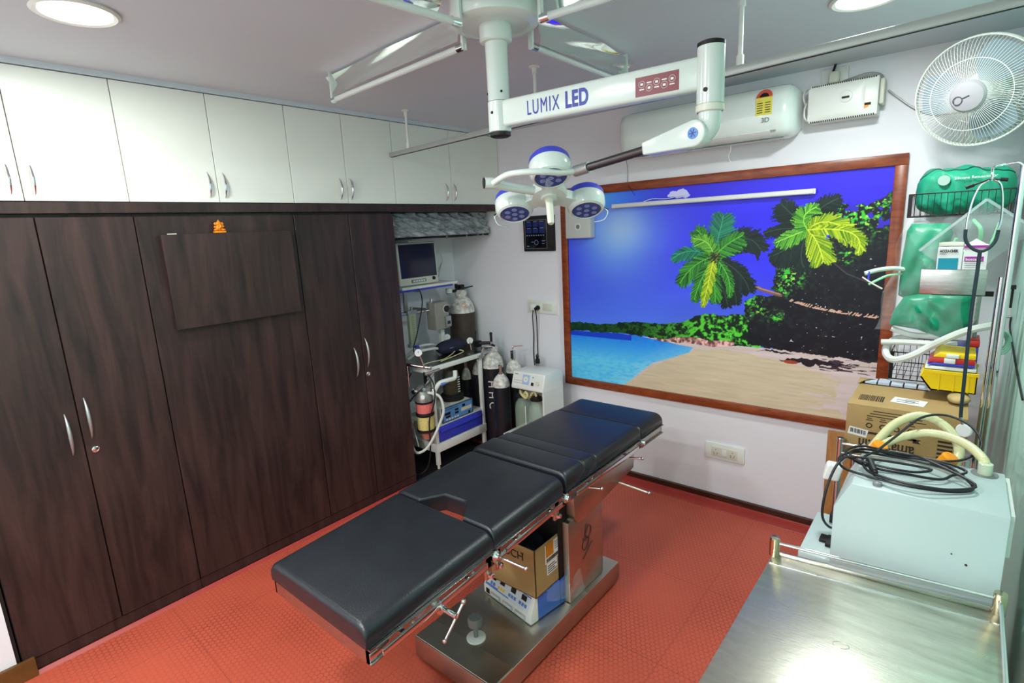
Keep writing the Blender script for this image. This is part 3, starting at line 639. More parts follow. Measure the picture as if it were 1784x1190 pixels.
def ot_carton():
    base = (1.56, -1.77, .252)
    t = thing('cardboard_carton', 'open brown carton with dark cloth inside on the control unit', 'cardboard box', base, loc=stand(base), scale=KT)
    x0, x1, y0, y1, z0, z1 = 1.40, 1.715, -1.893, -1.64, .252, .478; w = .005
    m = MB().box(x0, x1, y0, y1, z0, z0 + w).box(x0, x1, y0, y0 + w, z0, z1).box(x0, x1, y1 - w, y1, z0, z1).box(x0, x0 + w, y0, y1, z0, z1).box(x1 - w, x1, y0, y1, z0, z1)
    part(m, 'carton_walls', M_card, t, bevel=.001, seg=1)
    rnd = random.Random(2)
    def fn(u, v): return (x0 + w + (x1 - x0 - 2 * w) * u, y0 + w + (y1 - y0 - 2 * w) * v, z0 + .15 + .03 * math.sin(5 * u + 2) * math.cos(4 * v) + .02 * math.sin(13 * u * v + 3 * u))
    part(MB().sheet(fn, 16, 14, (0, 0, -.05)), 'cloth_lining', M_navy, t)
    lettering('TOUCH', (1.47, y0 - .001, .412), (1, 0, 0), (0, 0, 1), .052, M_print, t); lettering('\u2122', (1.637, y0 - .001, .435), (1, 0, 0), (0, 0, 1), .02, M_print, t)
    lab = part(MB().box(x1, x1 + .001, -1.82, -1.695, .375, .465).box(x1, x1 + .001, -1.81, -1.735, .318, .372), 'shipping_label', M_label, t)
    part(MB().box(x1 + .001, x1 + .002, -1.815, -1.76, .405, .468), 'orange_tape', mat('orange_tape', (205, 130, 30), .4), t)
    m = MB(); rnd = random.Random(1); y = -1.812
    while y < -1.705:
        wd = rnd.choice((.001, .002, .003)); m.box(x1 + .001, x1 + .0018, y, y + wd, .380, .398); y += wd + rnd.choice((.0015, .0025))
    for k in range(4): m.box(x1 + .001, x1 + .0018, -1.805, -1.74 - .012 * (k % 2), .325 + k * .011, .329 + k * .011)
    for k in range(4): m.box(x1 + .001, x1 + .0018, -1.75, -1.71, .42 + k * .01, .422 + k * .01)
    part(m, 'barcode', M_print, t)
ot_carton()

# ------------------------------------------------------------------ ceiling surgical light
def surgical_light():
    cx, cy = 1.705, -1.965
    t = thing('surgical_light', 'ceiling-hung surgical light with three white pods and jointed arm', 'surgical light', (cx, cy, H))
    part(MB().lathe([(.11, 0), (.148, -.004), (.15, -.05), (.152, -.078), (.148, -.092), (.136, -.1), (.115, -.103), (.11, -.098), (.02, -.098)], (cx, cy, H), n=48), 'ceiling_drum', M_lampwhite, t)
    part(MB().lathe([(.055, -.098), (.055, -.145), (.05, -.15), (.038, -.152), (.037, -.335), (.0375, -.336)], (cx, cy, H), n=32), 'drop_column', M_lampwhite, t)
    hub = part(MB().lathe([(.0375, -.337), (.039, -.339), (.039, -.434), (.036, -.436)], (cx, cy, H), n=32), 'arm_hub', M_lampwhite, t)
    part(MB().lathe([(.036, -.436), (.036, -.448), (.028, -.452), (.001, -.452)], (cx, cy, H), n=32), 'end_cap', M_black, t)
    m = MB()
    for a in (-2.3, -.6): m.cyl((cx + .036 * math.cos(a), cy + .036 * math.sin(a), H - .31), (cx + .0395 * math.cos(a), cy + .0395 * math.sin(a), H - .31), .004, n=10)
    m.cyl((cx - .0, cy - .036, H - .375), (cx, cy - .0405, H - .375), .005, n=10)
    part(m, 'screws', M_black, t)
    E_ = Vector((2.412, -1.908, 0)); A = Vector((cx, cy, 0)); d = (E_ - A).normalized(); nrm = Vector((d.y, -d.x, 0))
    z0, z1 = 2.150, 2.236; L = (E_ - A).length
    arm = part(MB().obox(A + d * (L / 2) + Vector((0, 0, (z0 + z1) / 2)), d * (L / 2 - .02), nrm * .024, Vector((0, 0, (z1 - z0) / 2))), 'horizontal_arm', M_lampwhite, t, bevel=.012, seg=4)
    f0 = A + nrm * .0245
    lettering('LUMIX', f0 + d * .128 + Vector((0, 0, 2.170)), d, (0, 0, 1), .064, M_bluetxt, t, depth=.0004, sx=.58, space=1.2)
    lettering('LED', f0 + d * .272 + Vector((0, 0, 2.170)), d, (0, 0, 1), .066, M_bluetxt, t, depth=.0004, sx=.68, bold=.0024, space=1.08)
    st = part(MB().obox(f0 + d * .568 + Vector((0, 0, 2.186)), d * .063, nrm * .0006, Vector((0, 0, .026))), 'sticker', M_maroon, t)
    m = MB()
    for i in range(5):
        c_ = f0 + d * (.524 + .022 * i) + nrm * .0008 + Vector((0, 0, 2.192 if i % 2 == 0 else 2.180)); m.tube([c_ + (d * math.cos(a) + Vector((0, 0, 1)) * math.sin(a)) * .009 for a in [k * math.pi / 8 for k in range(16)]], .0005, 4, closed=True, smooth=0)
        m.obox(c_, d * .004, nrm * .0003, Vector((0, 0, .003)))
        m.obox(c_ + Vector((0, 0, -.014 if i % 2 == 0 else .014)), d * .007, nrm * .0003, Vector((0, 0, .0016)))
    part(m, 'sticker_symbols', M_label, t)
    # elbow cylinder
    ex, ey = E_.x, E_.y
    el = part(MB().lathe([(.036, 0), (.036, .145)], (ex, ey, 2.112), n=32), 'elbow_cylinder', M_lampwhite, t)
    part(MB().lathe([(.0365, .145), (.0365, .155), (.03, .158), (.001, .158)], (ex, ey, 2.112), n=32), 'elbow_cap', M_black, t)
    part(MB().lathe([(.037, -.004), (.0375, -.02), (.034, -.022), (.034, 0)], (ex, ey, 2.114), n=32), 'elbow_collar', M_cream, t)
    part(MB().cyl((ex, ey - .035, 2.145), (ex, ey - .038, 2.145), .006, n=12), 'set_screw', M_black, t)
    part(MB().tube([(ex, ey, 2.10), (ex, ey, 2.07), (ex - .012, ey - .004, 2.045), (ex - .05, ey - .006, 2.03)], .031, 20), 'elbow_bend', M_lampwhite, t)
    S = Vector((2.385, -1.922, 2.038)); B = Vector((1.955, -1.868, 1.988)); sd = (B - S).normalized(); sn = Vector((sd.y, -sd.x, 0)).normalized() * -1
    if sn.y > 0: sn = -sn
    up = sd.cross(sn); up = up if up.z > 0 else -up
    m = MB(); prof = []
    for k in range(9): a = -math.pi / 2 + math.pi * k / 8; prof.append((-.0 - .036 * math.cos(a), .036 * math.sin(a)))
    prof += [(.165, .018), (.165, -.018)]
    vs = [S + sd * p[0] + up * p[1] + sn * q for q in (-.027, .027) for p in prof]; n = len(prof)
    m.add(vs, [tuple(range(n - 1, -1, -1)), tuple(range(n, 2 * n))] + [(i, (i + 1) % n, n + (i + 1) % n, n + i) for i in range(n)])
    hs = part(m, 'spring_housing', M_lampwhite, t, bevel=.005, seg=3)
    m = MB().lathe([(.0155, 0), (.0155, .0015), (.001, .002)], S + sn * .027, sn, 24); part(m, 'blue_badge', M_skyblue, t)
    m = MB()
    for k in range(3):
        a = math.pi * k / 3; v = sd * math.cos(a) + up * math.sin(a); m.obox(S + sn * .0292, v * .011, v.cross(sn).normalized() * .001, sn * .0004)
    part(m, 'badge_star', M_bluetxt, t)
    part(MB().cyl(S + sd * .16, B - sd * .045, .0135, n=20), 'spring_arm', mat('dark_chrome', (84, 80, 82), .32, .8), t)
    part(MB().cyl(B - sd * .05, B + sd * .01, .0185, n=20), 'arm_socket', M_silver, t)
    # yoke
    part(MB().tube([B + sd * .005, (1.925, -1.925, 1.982), (1.895, -1.99, 1.985), (1.845, -2.03, 1.986), (1.79, -2.045, 1.982), (1.728, -2.042, 1.962)], .0105, 14), 'yoke_tube', M_lampwhite, t)
    J = Vector((1.706, -2.035, 1.965)); Hc = Vector((1.800, -1.822, 1.915))
    part(MB().cyl(J + Vector((-.012, -.016, .0)), J + Vector((.012, .02, -.002)), .019, n=20), 'yoke_joint', M_lampwhite, t)
    part(MB().lathe([(.0185, 0), (.0185, .003), (.001, .003)], J + Vector((-.012, -.016, 0)), (-.6, -.8, 0), 20), 'joint_cap', M_black, t)
    part(MB().tube([J, J.lerp(Hc, .45) + Vector((0, 0, .004)), Hc + Vector((-.02, -.02, .02))], .0165, 16), 'head_arm', M_lampwhite, t)
    # head
    tv = Vector((.645, -.765, 0)); zv = Vector((0, 0, 1)); sv = Vector((.77, .636, .01)).normalized(); a = math.radians(30)
    nv = (-zv * math.cos(a) + tv * math.sin(a)); nv = (nv - sv * nv.dot(sv)).normalized(); ev = sv.cross(nv); ev = ev if ev.z > 0 else -ev
    head = part(MB().lathe([(.001, -.05), (.055, -.048), (.066, -.03), (.068, 0), (.062, .006), (.032, .008), (.031, .016), (.001, .017)], Hc, nv, 32), 'head_hub', M_lampwhite, t)
    part(MB().lathe([(.017, .016), (.0135, .03), (.0125, .105), (.009, .112), (.001, .112)], Hc, nv, 24), 'sterile_handle', M_cream, t)
    R_ = .150; rp = .070
    dirs = (ev * .93, -ev * .5 - sv * .85, -ev * .52 + sv * .96)
    for i, dv in enumerate(dirs):
        c = Hc + dv * R_
        pod = part(MB().lathe([(.02, -.066), (rp - .008, -.064), (rp, -.054), (rp + .002, -.036)], c, nv, 40), 'pod_cover', M_marine, t, label='blue rim of the lamp pod')
        m = MB().lathe([(rp + .001, -.036), (rp + .003, -.03), (rp + .002, .0), (rp - .006, .016), (rp - .014, .02), (rp - .016, .014), (.01, .013)], c, nv, 40)
        wd = dv.cross(nv).normalized(); m.obox(Hc + dv * .075 + nv * -.012, dv * .035, wd * .028, nv * .018)
        part(m, 'pod', M_lampwhite, t, bevel=0)
        part(MB().lathe([(rp - .016, .013), (rp - .017, .0175), (.02, .0195), (.001, .0195)], c, nv, 40), 'pod_lens', M_lens, t)
        m = MB()
        for k in range(7):
            q = c + nv * .0197 + ((dv * math.cos(k * math.pi / 3) + wd * math.sin(k * math.pi / 3)) * .031 if k < 6 else Vector((0, 0, 0)))
            m.lathe([(.0105, 0), (.0085, .001), (.004, .0002), (.001, .0001)], q, nv, 14)
        part(m, 'led_optics', mat('led_optic', (120, 135, 190), .15), t)
        if i:
            o = c + dv * (rp + .004); sgn = 1 if i == 1 else -1
            part(MB().tube([o + nv * -.012, o + dv * .018 + nv * .0, o + dv * .012 + nv * .025 - wd * .02 * sgn, c + dv * (rp - .01) - wd * .045 * sgn + nv * .028], .0022, 8), 'grip_wire', M_chrome, t)
            part(MB().cyl(c + dv * rp + nv * -.012, o + dv * .02 + nv * -.012, .0035, n=10), 'grip_stud', M_black, t)
surgical_light()

# ------------------------------------------------------------------ ceiling tube lamps with polished reflectors
def tube_lamp(a, b, ra0, ra1, rb0, rb1, label, wave):
    a, b = Vector(a), Vector(b); t = thing('tube_lamp', label, 'tube light', (a + b) / 2 * 1.0, 'unlit tube lamps around the ceiling drum', loc=None)
    d = (b - a).normalized()
    part(MB().cyl(a, b, .0125, n=16), 'glass_tube', M_bulb, t)
    for p, s in ((a, 1), (b, -1)):
        part(MB().cyl(p - d * s * .012, p + d * s * .02, .014, n=16), 'tube_cap', M_chrome, t)
        part(MB().obox(Vector((p.x - d.x * s * .012, p.y - d.y * s * .012, (p.z + H) / 2)), d * .006, Vector((-d.y, d.x, 0)) * .010, (0, 0, (H - p.z) / 2 + .012)), 'end_bracket', M_lampwhite, t, bevel=.002)
    P0, P1, Q0, Q1 = map(Vector, (ra0, ra1, rb0, rb1)); side = (P1 - P0).cross(Q0 - P0).normalized()
    def fn(u, v): return (P0.lerp(P1, u)).lerp(Q0.lerp(Q1, u), v) + side * (.012 * math.sin(math.pi * v) + wave * math.sin(9 * u + 4 * v) * math.sin(5 * v + 2 * u))
    part(MB().sheet(fn, 40, 10, side * .0012), 'reflector', M_mirror, t)
tube_lamp((.615, -1.885, 2.45), (1.535, -1.955, 2.45), (.56, -1.885, 2.56), (1.50, -1.955, 2.56), (.62, -1.90, 2.468), (1.53, -1.97, 2.468), 'unlit tube lamp running from the ceiling drum towards the white cabinets', .004)
tube_lamp((1.715, -1.77, 2.45), (1.70, -1.05, 2.45), (1.742, -1.74, 2.556), (1.71, -.95, 2.556), (1.75, -1.76, 2.452), (1.725, -1.12, 2.452), 'unlit tube lamp with wavy mirror reflector pointing at the air conditioner', .010)
tube_lamp((1.69, -2.135, 2.45), (1.61, -3.0, 2.45), (1.64, -2.14, 2.556), (1.56, -3.0, 2.556), (1.60, -2.14, 2.49), (1.52, -3.0, 2.49), 'unlit tube lamp at the top edge left of the ceiling drum', .003)
tube_lamp((1.885, -1.935, 2.46), (2.75, -1.87, 2.46), (1.885, -1.90, 2.556), (2.75, -1.83, 2.556), (1.885, -1.86, 2.50), (2.75, -1.79, 2.50), 'unlit tube lamp at the top edge right of the ceiling drum', .003)

# ------------------------------------------------------------------ curtain rail
def curtain_rail():
    t = thing('curtain_rail', 'grey ceiling-hung curtain rail crossing the whole room', 'curtain rail', (1.6, -1.25, 2.33))
    a, b = Vector((.004, -1.088, 2.33)), Vector((3.196, -1.40, 2.33)); d = (b - a).normalized(); n = Vector((-d.y, d.x, 0))
    part(MB().obox((a + b) / 2, d * (b - a).length / 2, n * .014, (0, 0, .014)), 'track', mat('grey_aluminium', (176, 180, 178), .4, .3), t, bevel=.002)
    part(MB().obox((a + b) / 2 + Vector((0, 0, -.0145)), d * (b - a).length / 2, n * .004, (0, 0, .0012)), 'track_slot', M_black, t)
    for x, y in ((.208, -1.108), (1.305, -1.215), (2.30, -1.312)):
        r = part(MB().cyl((x, y, 2.344), (x, y, H - .002), .0085, n=12), 'drop_rod', M_whitepl, t)
        part(MB().lathe([(.026, 0), (.026, -.004), (.013, -.008), (.013, -.035), (.009, -.036)], (x, y, H), n=20), 'rod_rose', M_whitepl, r)
        part(MB().lathe([(.013, 0), (.013, .035), (.009, .036)], (x, y, 2.343), n=16), 'rod_foot', M_whitepl, r)
    return t
curtain_rail()

# ------------------------------------------------------------------ air conditioner, stabiliser, fan and wall fittings
def air_conditioner():
    t = thing('air_conditioner', 'long white split air conditioner on the wall above the mural', 'air conditioner', (1.72, -.1, 2.35))
    x0, x1 = 1.19, 2.235; prof = [(-.002, 2.245), (-.002, 2.495), (-.12, 2.50), (-.185, 2.482), (-.21, 2.43), (-.212, 2.34), (-.20, 2.265), (-.16, 2.23), (-.08, 2.222)]
    m = MB(); N = 24; vs = []; n = len(prof)
    for i in range(N + 1):
        u = i / N; x = x0 + (x1 - x0) * (.5 - .5 * math.cos(math.pi * u)); e = min(x - x0, x1 - x); r = .06
        k = 1 if e >= r else math.sqrt(max(0, 1 - ((r - e) / r) ** 2)); k = .55 + .45 * k
        for y, z in prof: vs.append((x, y * (k if y < -.01 else 1), 2.36 + (z - 2.36) * (.62 + .38 * (k - .55) / .45)))
    fs = [(i * n + j, i * n + (j + 1) % n, (i + 1) * n + (j + 1) % n, (i + 1) * n + j) for i in range(N) for j in range(n)] + [tuple(range(n - 1, -1, -1)), tuple(N * n + j for j in range(n))]
    m.add(vs, fs); part(m, 'body', mat('ac_white', (226, 236, 232), .18, coat=.4), t, angle=50)
    def pl(v):
        return v
    part(MB().obox((1.72, -.188, 2.248), (.40, 0, 0), (0, -.022, .016), (0, .0015, .002)), 'louvre', M_whitepl, t, bevel=.001)
    part(MB().obox((1.72, -.2035, 2.262), (.43, 0, 0), (0, .0015, 0), (0, 0, .0016)), 'seam', M_grey, t)
    part(MB().obox((1.72, -.155, 2.2295), (.46, 0, 0), (0, .016, .008), (0, .0005, .0006)), 'air_outlet', M_grey, t)
    s = part(MB().box(2.045, 2.128, -.2135, -.2120, 2.345, 2.435), 'energy_label', mat('energy_yellow', (226, 214, 90), .5), t)
    m = MB().prism([(2.045 + .0415 + .0415 * math.cos(a), 2.435 + .042 * math.sin(a)) for a in [math.pi * k / 12 for k in range(13)]], 'y', -.2005, -.199)
    shf = lambda v: (v.x, -.2128 + (v.z - 2.435) * .42 + (v.y + .2), v.z)
    part(m, 'rating_arc', mat('energy_red', (214, 90, 70), .5), t, xf=shf)
    m = MB().prism([(2.0865 + .024 * math.cos(a), 2.437 + .022 * math.sin(a)) for a in [math.pi * k / 10 for k in range(11)]], 'y', -.2015, -.2)
    part(m, 'rating_dial', M_black, t, xf=lambda v: (v.x, -.2136 + (v.z - 2.435) * .42 + (v.y + .2), v.z))
    m = MB()
    for k in range(5):
        m.box(2.052, 2.08, -.2142, -.2134, 2.357 + k * .012, 2.361 + k * .012).box(2.092, 2.12, -.2142, -.2134, 2.357 + k * .012, 2.361 + k * .012)
    part(m, 'label_print', M_print, t)
    lettering('3D', (2.075, -.2125, 2.308), (1, 0, 0), (0, -.1, 1), .034, M_grey, t)
    part(MB().lathe([(.011, 0), (.011, .001)], (2.20, -.2, 2.42), (0, -1, 0), 20), 'indicator', M_label, t)
    return t
air_conditioner()
def stabiliser():
    t = thing('voltage_stabiliser', 'small white voltage stabiliser box on the wall beside the air conditioner', 'voltage stabiliser', (2.435, -.06, 2.37))
    part(MB().box(2.285, 2.59, -.11, -.001, 2.282, 2.462), 'casing', M_white, t, bevel=.004)
    part(MB().sheet(lambda u, v: (2.28 + .255 * u - .02 * (1 - v) * 0, -.112 - .012 * math.sin(math.pi * min(1, u * 1.0)) ** .5 * math.sin(math.pi * v) ** .4, 2.292 + .16 * v - .0 * u), 20, 12, (0, .012, 0)), 'front_cover', M_whitepl, t)
    part(MB().lathe([(.03, 0), (.028, .003), (.022, .004)], (2.452, -.122, 2.386), (0, -1, 0), 28), 'recess_ring', M_whitepl, t)
    part(MB().box(2.436, 2.47, -.129, -.126, 2.377, 2.387), 'display', M_black, t, bevel=.002)
    m = MB()
    for k in range(30): m.box(2.295 + k * .0096, 2.300 + k * .0096, -.1115, -.1, 2.2812, 2.289).box(2.295 + k * .0096, 2.300 + k * .0096, -.1115, -.1, 2.456, 2.4628)
    part(m, 'vent_slots', M_black, t)
    part(MB().prism([(2.49, 2.312), (2.51, 2.306), (2.552, 2.322), (2.558, 2.338), (2.52, 2.336), (2.495, 2.326)], 'y', -.1125, -.1105), 'sticker', M_orange, t)
    part(MB().box(2.535, 2.562, -.1128, -.1108, 2.330, 2.342), 'sticker_corner', M_print, t)
    part(MB().box(2.592, 2.612, -.09, -.02, 2.33, 2.45), 'terminal_cover', M_cream, t, bevel=.006)
    part(MB().box(2.5895, 2.5925, -.08, -.03, 2.335, 2.44), 'terminal_strip', M_grey, t)
stabiliser()
def wall_cable(name, pts, r, m, label):
    t = tag(MB().tube(pts, r, 8).build(name, m), label, 'cable'); return t
wall_cable('power_cable', [(2.62, -.02, 2.40), (2.66, -.012, 2.36), (2.74, -.012, 2.29), (2.83, -.02, 2.25), (2.93, -.05, 2.24)], .0045, M_silver, 'grey cable drooping from the stabiliser to the wall fan')
wall_cable('power_cable', [(2.40, -.03, 2.47), (2.42, -.04, 2.475), (2.47, -.05, 2.482), (2.54, -.05, 2.49), (2.59, -.05, 2.47), (2.605, -.05, 2.43)], .0055, M_silver, 'grey cable arching over the stabiliser from its plug')
wall_cable('power_cable', [(2.27, -.02, 2.35), (2.245, -.06, 2.42), (2.255, -.04, 2.47), (2.32, -.03, 2.478), (2.38, -.03, 2.468)], .0045, M_whitepl, 'pale cable looping between air conditioner and stabiliser')
wall_cable('power_cable', [(2.27, -.05, 2.41), (2.262, -.1, 2.36), (2.268, -.11, 2.31), (2.29, -.06, 2.285)], .004, M_whitepl, 'pale loop of cable at the left end of the stabiliser')
wall_cable('thin_wire', [(1.165, -.02, 2.235), (1.172, -.012, 2.16), (1.168, -.008, 2.09), (1.19, -.03, 2.057), (1.233, -.03, 1.995)], .0014, M_black, 'thin black wire hanging from the left end of the air conditioner')
wall_cable('thin_wire', [(1.90, -.16, 2.225), (1.905, -.17, 2.19), (1.893, -.165, 2.165), (1.9, -.17, 2.14), (1.91, -.17, 2.125)], .0016, M_whitepl, 'white string hanging under the air conditioner')
t = thing('socket_plate', 'white socket plate with adaptor plug above the stabiliser', 'wall socket', (2.375, -.005, 2.49))
part(MB().box(2.315, 2.44, -.012, 0, 2.47, 2.555), 'plate', M_whitepl, t, bevel=.003)
part(MB().box(2.355, 2.405, -.05, -.012, 2.475, 2.535), 'plug', M_cream, t, bevel=.01, seg=3)
part(MB().tube([(2.375, -.04, 2.535), (2.377, -.03, 2.55), (2.38, -.02, 2.57)], .006, 8), 'plug_lead', M_black, t)

def wall_fan():
    c = Vector((2.965, -.36, 2.275)); ax = Vector((-.28, -.86, -.26)).normalized()
    t = thing('wall_fan', 'white wall-mounted fan in a round wire cage', 'fan', (2.965, -.005, 2.2))
    q = Vector((0, 0, 1)).rotation_difference(ax); X = q @ Vector((1, 0, 0)); Y = q @ Vector((0, 1, 0)); R_ = .216
    P = lambda r, a, h: c + (X * math.cos(a) + Y * math.sin(a)) * r + ax * h
    cage = MB()
    for h, r in ((0, R_), (.012, R_ - .001), (-.012, R_ - .001)): cage.tube([P(r, k * math.pi / 30, h) for k in range(60)], .003, 6, closed=True, smooth=0)
    for r, h in ((.14, .064), (.14, -.07)): cage.tube([P(r, k * math.pi / 24, h) for k in range(48)], .0016, 6, closed=True, smooth=0)
    prof = [(.055, .085), (.10, .08), (.15, .062), (.20, .035), (R_, .0)]
    nsp = 100
    for k in range(nsp):
        a = 2 * math.pi * k / nsp; cage.tube([P(r, a + .12 * (1 - r / R_), h) for r, h in prof], .0009, 4, smooth=2)
    part(cage, 'front_cage', M_white, t)
    back = MB()
    for k in range(72):
        a = 2 * math.pi * k / 72; back.tube([P(r, a, h) for r, h in ((.06, -.085), (.12, -.08), (.19, -.05), (R_, 0))], .0011, 4, smooth=2)
    part(back, 'rear_cage', M_white, t)
    hub = part(MB().lathe([(.062, .078), (.062, .088), (.055, .097), (.03, .103), (.001, .104)], c, ax, 36), 'hub_badge', mat('fan_badge', (160, 158, 164), .5), t)
    s = part(MB().tube([P(.016 + 0 * k, k * math.pi / 6, .1045) - X * .03 for k in range(12)], .0016, 6, closed=True, smooth=0).obox(P(0, 0, .1045) + Y * 0, X * .012, Y * .0025, ax * .0004), 'badge_mark', mat('badge_print', (60, 60, 80), .5), t)
    part(MB().lathe([(.045, -.07), (.07, -.08), (.075, -.14), (.06, -.18), (.03, -.19)], c, ax, 28), 'motor_housing', M_whitepl, t)
    m_bl = mat('fan_blade_plastic', (150, 170, 182), .4, alpha=.75)
    for k in range(3):
        a0 = 2 * math.pi * k / 3 + .6
        def fn(u, v):
            a = a0 + (v - .5) * (.75 + .55 * math.sin(math.pi * min(u * .9 + .1, 1))); r = .045 + .15 * u; return P(r, a, -.01 + .03 * (v - .5) * (1 - .4 * u))
        part(MB().sheet(fn, 12, 10, ax * .0018), 'fan_blade', m_bl, t)
    part(MB().lathe([(.045, -.03), (.045, .03), (.03, .035)], c, ax, 24), 'blade_hub', M_whitepl, t)
    part(MB().box(2.94, 3.02, -.035, -.001, 2.10, 2.26), 'wall_bracket', M_whitepl, t, bevel=.006)
    part(MB().tube([(2.98, -.03, 2.16), (3.0, -.10, 2.15), (3.01, -.18, 2.18), c - ax * .16], .018, 14), 'fan_arm', M_whitepl, t)
wall_fan()

t = thing('socket_plate', 'white switch and socket plate left of the mural with two plugs', 'wall socket', (.4, -.005, 1.18))
part(MB().box(.25, .545, -.012, 0, 1.13, 1.237), 'plate', M_white, t, bevel=.003)
part(MB().box(.27, .385, -.017, -.012, 1.145, 1.222).box(.41, .50, -.017, -.012, 1.155, 1.212), 'modules', M_cream, t, bevel=.002)
part(MB().box(.30, .35, -.045, -.017, 1.155, 1.205), 'plug', M_white, t, bevel=.008)
part(MB().cyl((.365, -.018, 1.178), (.365, -.055, 1.172), .02, .014, 16), 'plug', M_black, t)
wall_cable('power_cable', [(.33, -.04, 1.16), (.325, -.045, 1.10), (.31, -.02, .95), (.30, -.02, .80), (.31, -.02, .66), (.36, -.05, .50)], .0042, M_black, 'left of two black cables running down from the switch plate')
wall_cable('power_cable', [(.366, -.055, 1.16), (.362, -.04, 1.08), (.345, -.02, .92), (.345, -.02, .78), (.355, -.02, .64), (.40, -.05, .48)], .0042, M_black, 'right of two black cables running down from the switch plate')
t = thing('socket_plate', 'white double socket plate low on the wall below the mural', 'wall socket', (1.876, -.005, .27))
part(MB().box(1.748, 2.004, -.012, 0, .218, .330), 'plate', M_white, t, bevel=.003)
part(MB().box(1.79, 1.962, -.016, -.012, .24, .305), 'modules', M_cream, t, bevel=.0015)
m = MB()
for cx in (1.82, 1.93):
    for dx, dz in ((0, .014), (-.012, -.008), (.012, -.008), (-.009, -.018), (.009, -.018)): m.cyl((cx + dx, -.0155, .272 + dz), (cx + dx, -.0167, .272 + dz), .003, n=8)
part(m, 'pin_holes', M_black, t)
part(MB().box(1.862, 1.892, -.0185, -.016, .25, .295), 'switch', M_white, t, bevel=.001)

t = thing('wall_control_panel', 'black wall panel with rows of blue displays near the mural', 'control panel', (.4, -.02, 1.77))
part(MB().box(.255, .548, -.03, 0, 1.632, 1.906), 'backplate', M_black, t, bevel=.004)
part(MB().box(.275, .488, -.033, -.03, 1.652, 1.875), 'fascia', M_blackgloss, t, bevel=.002)
m = MB()
for a, b_ in ((.275, .278), (.485, .488)): m.box(a, b_, -.0345, -.033, 1.652, 1.875)
for a, b_ in ((1.652, 1.655), (1.872, 1.875)): m.box(.275, .488, -.0345, -.033, a, b_)
part(m, 'fascia_border', M_silver, t)
m = MB(); m2 = MB()
for r in range(2):
    for c in range(3):
        x = .292 + c * .063; z = 1.822 - r * .05; m.box(x, x + .05, -.0345, -.033, z, z + .036); m2.box(x + .005, x + .04, -.0348, -.033, z + .038, z + .041)
part(m, 'displays', mat('panel_blue', (36, 46, 110), .2), t)
for k in range(8): m2.box(.29 + k * .023, .30 + k * .023, -.0348, -.033, 1.752, 1.759)
m2.tube([(.385 + .018 * math.cos(a), -.034, 1.70 + .018 * math.sin(a)) for a in [k * math.pi / 6 for k in range(12)]], .0012, 5, closed=True, smooth=0)
m2.box(.335, .36, -.0348, -.033, 1.703, 1.706).box(.44, .47, -.0348, -.033, 1.71, 1.713).box(.44, .465, -.0348, -.033, 1.69, 1.693).box(.29, .31, -.0348, -.033, 1.67, 1.674)
part(m2, 'panel_marks', mat('panel_text', (150, 165, 215), .4), t)

t = thing('batten_light', 'long slim white batten fixed across the top of the mural', 'batten light', (1.70, -.03, 1.93))
part(MB().box(1.06, 2.328, -.042, -.026, 1.918, 1.948), 'housing', M_white, t, bevel=.004)
part(MB().box(1.065, 2.32, -.05, -.040, 1.921, 1.945), 'diffuser', M_whitepl, t, bevel=.004)
part(MB().box(1.2, 1.24, -.028, -.007, 1.925, 1.94).box(2.1, 2.14, -.028, -.007, 1.925, 1.94), 'clip', M_silver, t)
wall_cable('thin_wire', [(1.30, -.035, 1.949), (1.36, -.035, 1.962), (1.46, -.03, 1.956), (1.53, -.03, 1.966), (1.585, -.035, 1.966), (1.59, -.038, 1.949)], .0025, M_whitepl, 'white lead curling on top of the batten over the mural')
t = thing('wall_speaker', 'pale grey wall box with a round hole, partly behind the lamp', 'speaker', (.795, -.04, 1.83))
part(MB().box(.69, .905, -.075, -.007, 1.722, 1.985), 'casing', mat('speaker_grey', (196, 200, 196), .4), t, bevel=.008, seg=3)
part(MB().lathe([(.024, 0), (.024, .004), (.019, .005), (.017, .001)], (.80, -.075, 1.805), (0, -1, 0), 28), 'port_ring', M_white, t)
part(MB().lathe([(.017, 0), (.017, .001)], (.80, -.0752, 1.805), (0, -1, 0), 24), 'port', M_grey, t)
# ------------------------------------------------------------------ equipment niche
def wrapped_shelf():
    t = thing('wrapped_shelf', 'niche shelf wrapped in crumpled grey plastic under the brown strip', 'shelf', (-.35, -.55, 1.86))
    part(MB().box(-.59, -.12, -1.10, -.03, 1.775, 1.79), 'shelf_board', M_black, t)
    def fn(u, v):
        y = -1.108 + 1.07 * u; z = 1.79 + .172 * v; n = .018 * math.sin(23 * u + 9 * v) * math.sin(13 * v + 5 * u) + .01 * math.sin(61 * u + 17 * v) + .008 * math.sin(37 * v + 29 * u)
        return (-.10 + n - .05 * v, y, z)
    part(MB().sheet(fn, 120, 22, (-.01, 0, 0)), 'plastic_wrap', M_greypl, t, angle=80)
    part(MB().tube([(-.1, -1.105, 1.775), (-.1, -.8, 1.780), (-.1, -.4, 1.777), (-.1, -.06, 1.782)], .005, 8), 'edge_strip', M_black, t)
    m = MB()
    for y in (-.55, -.33, -.2, -.14): m.sheet(lambda u, v: (-.095 + .01 * math.sin(9 * u), y + .02 * u * (1 - .5 * v), 1.787 - .022 * v + .004 * math.sin(12 * u)), 4, 4, (.002, 0, 0))
    part(m, 'loose_tabs', M_film, t)
wrapped_shelf()
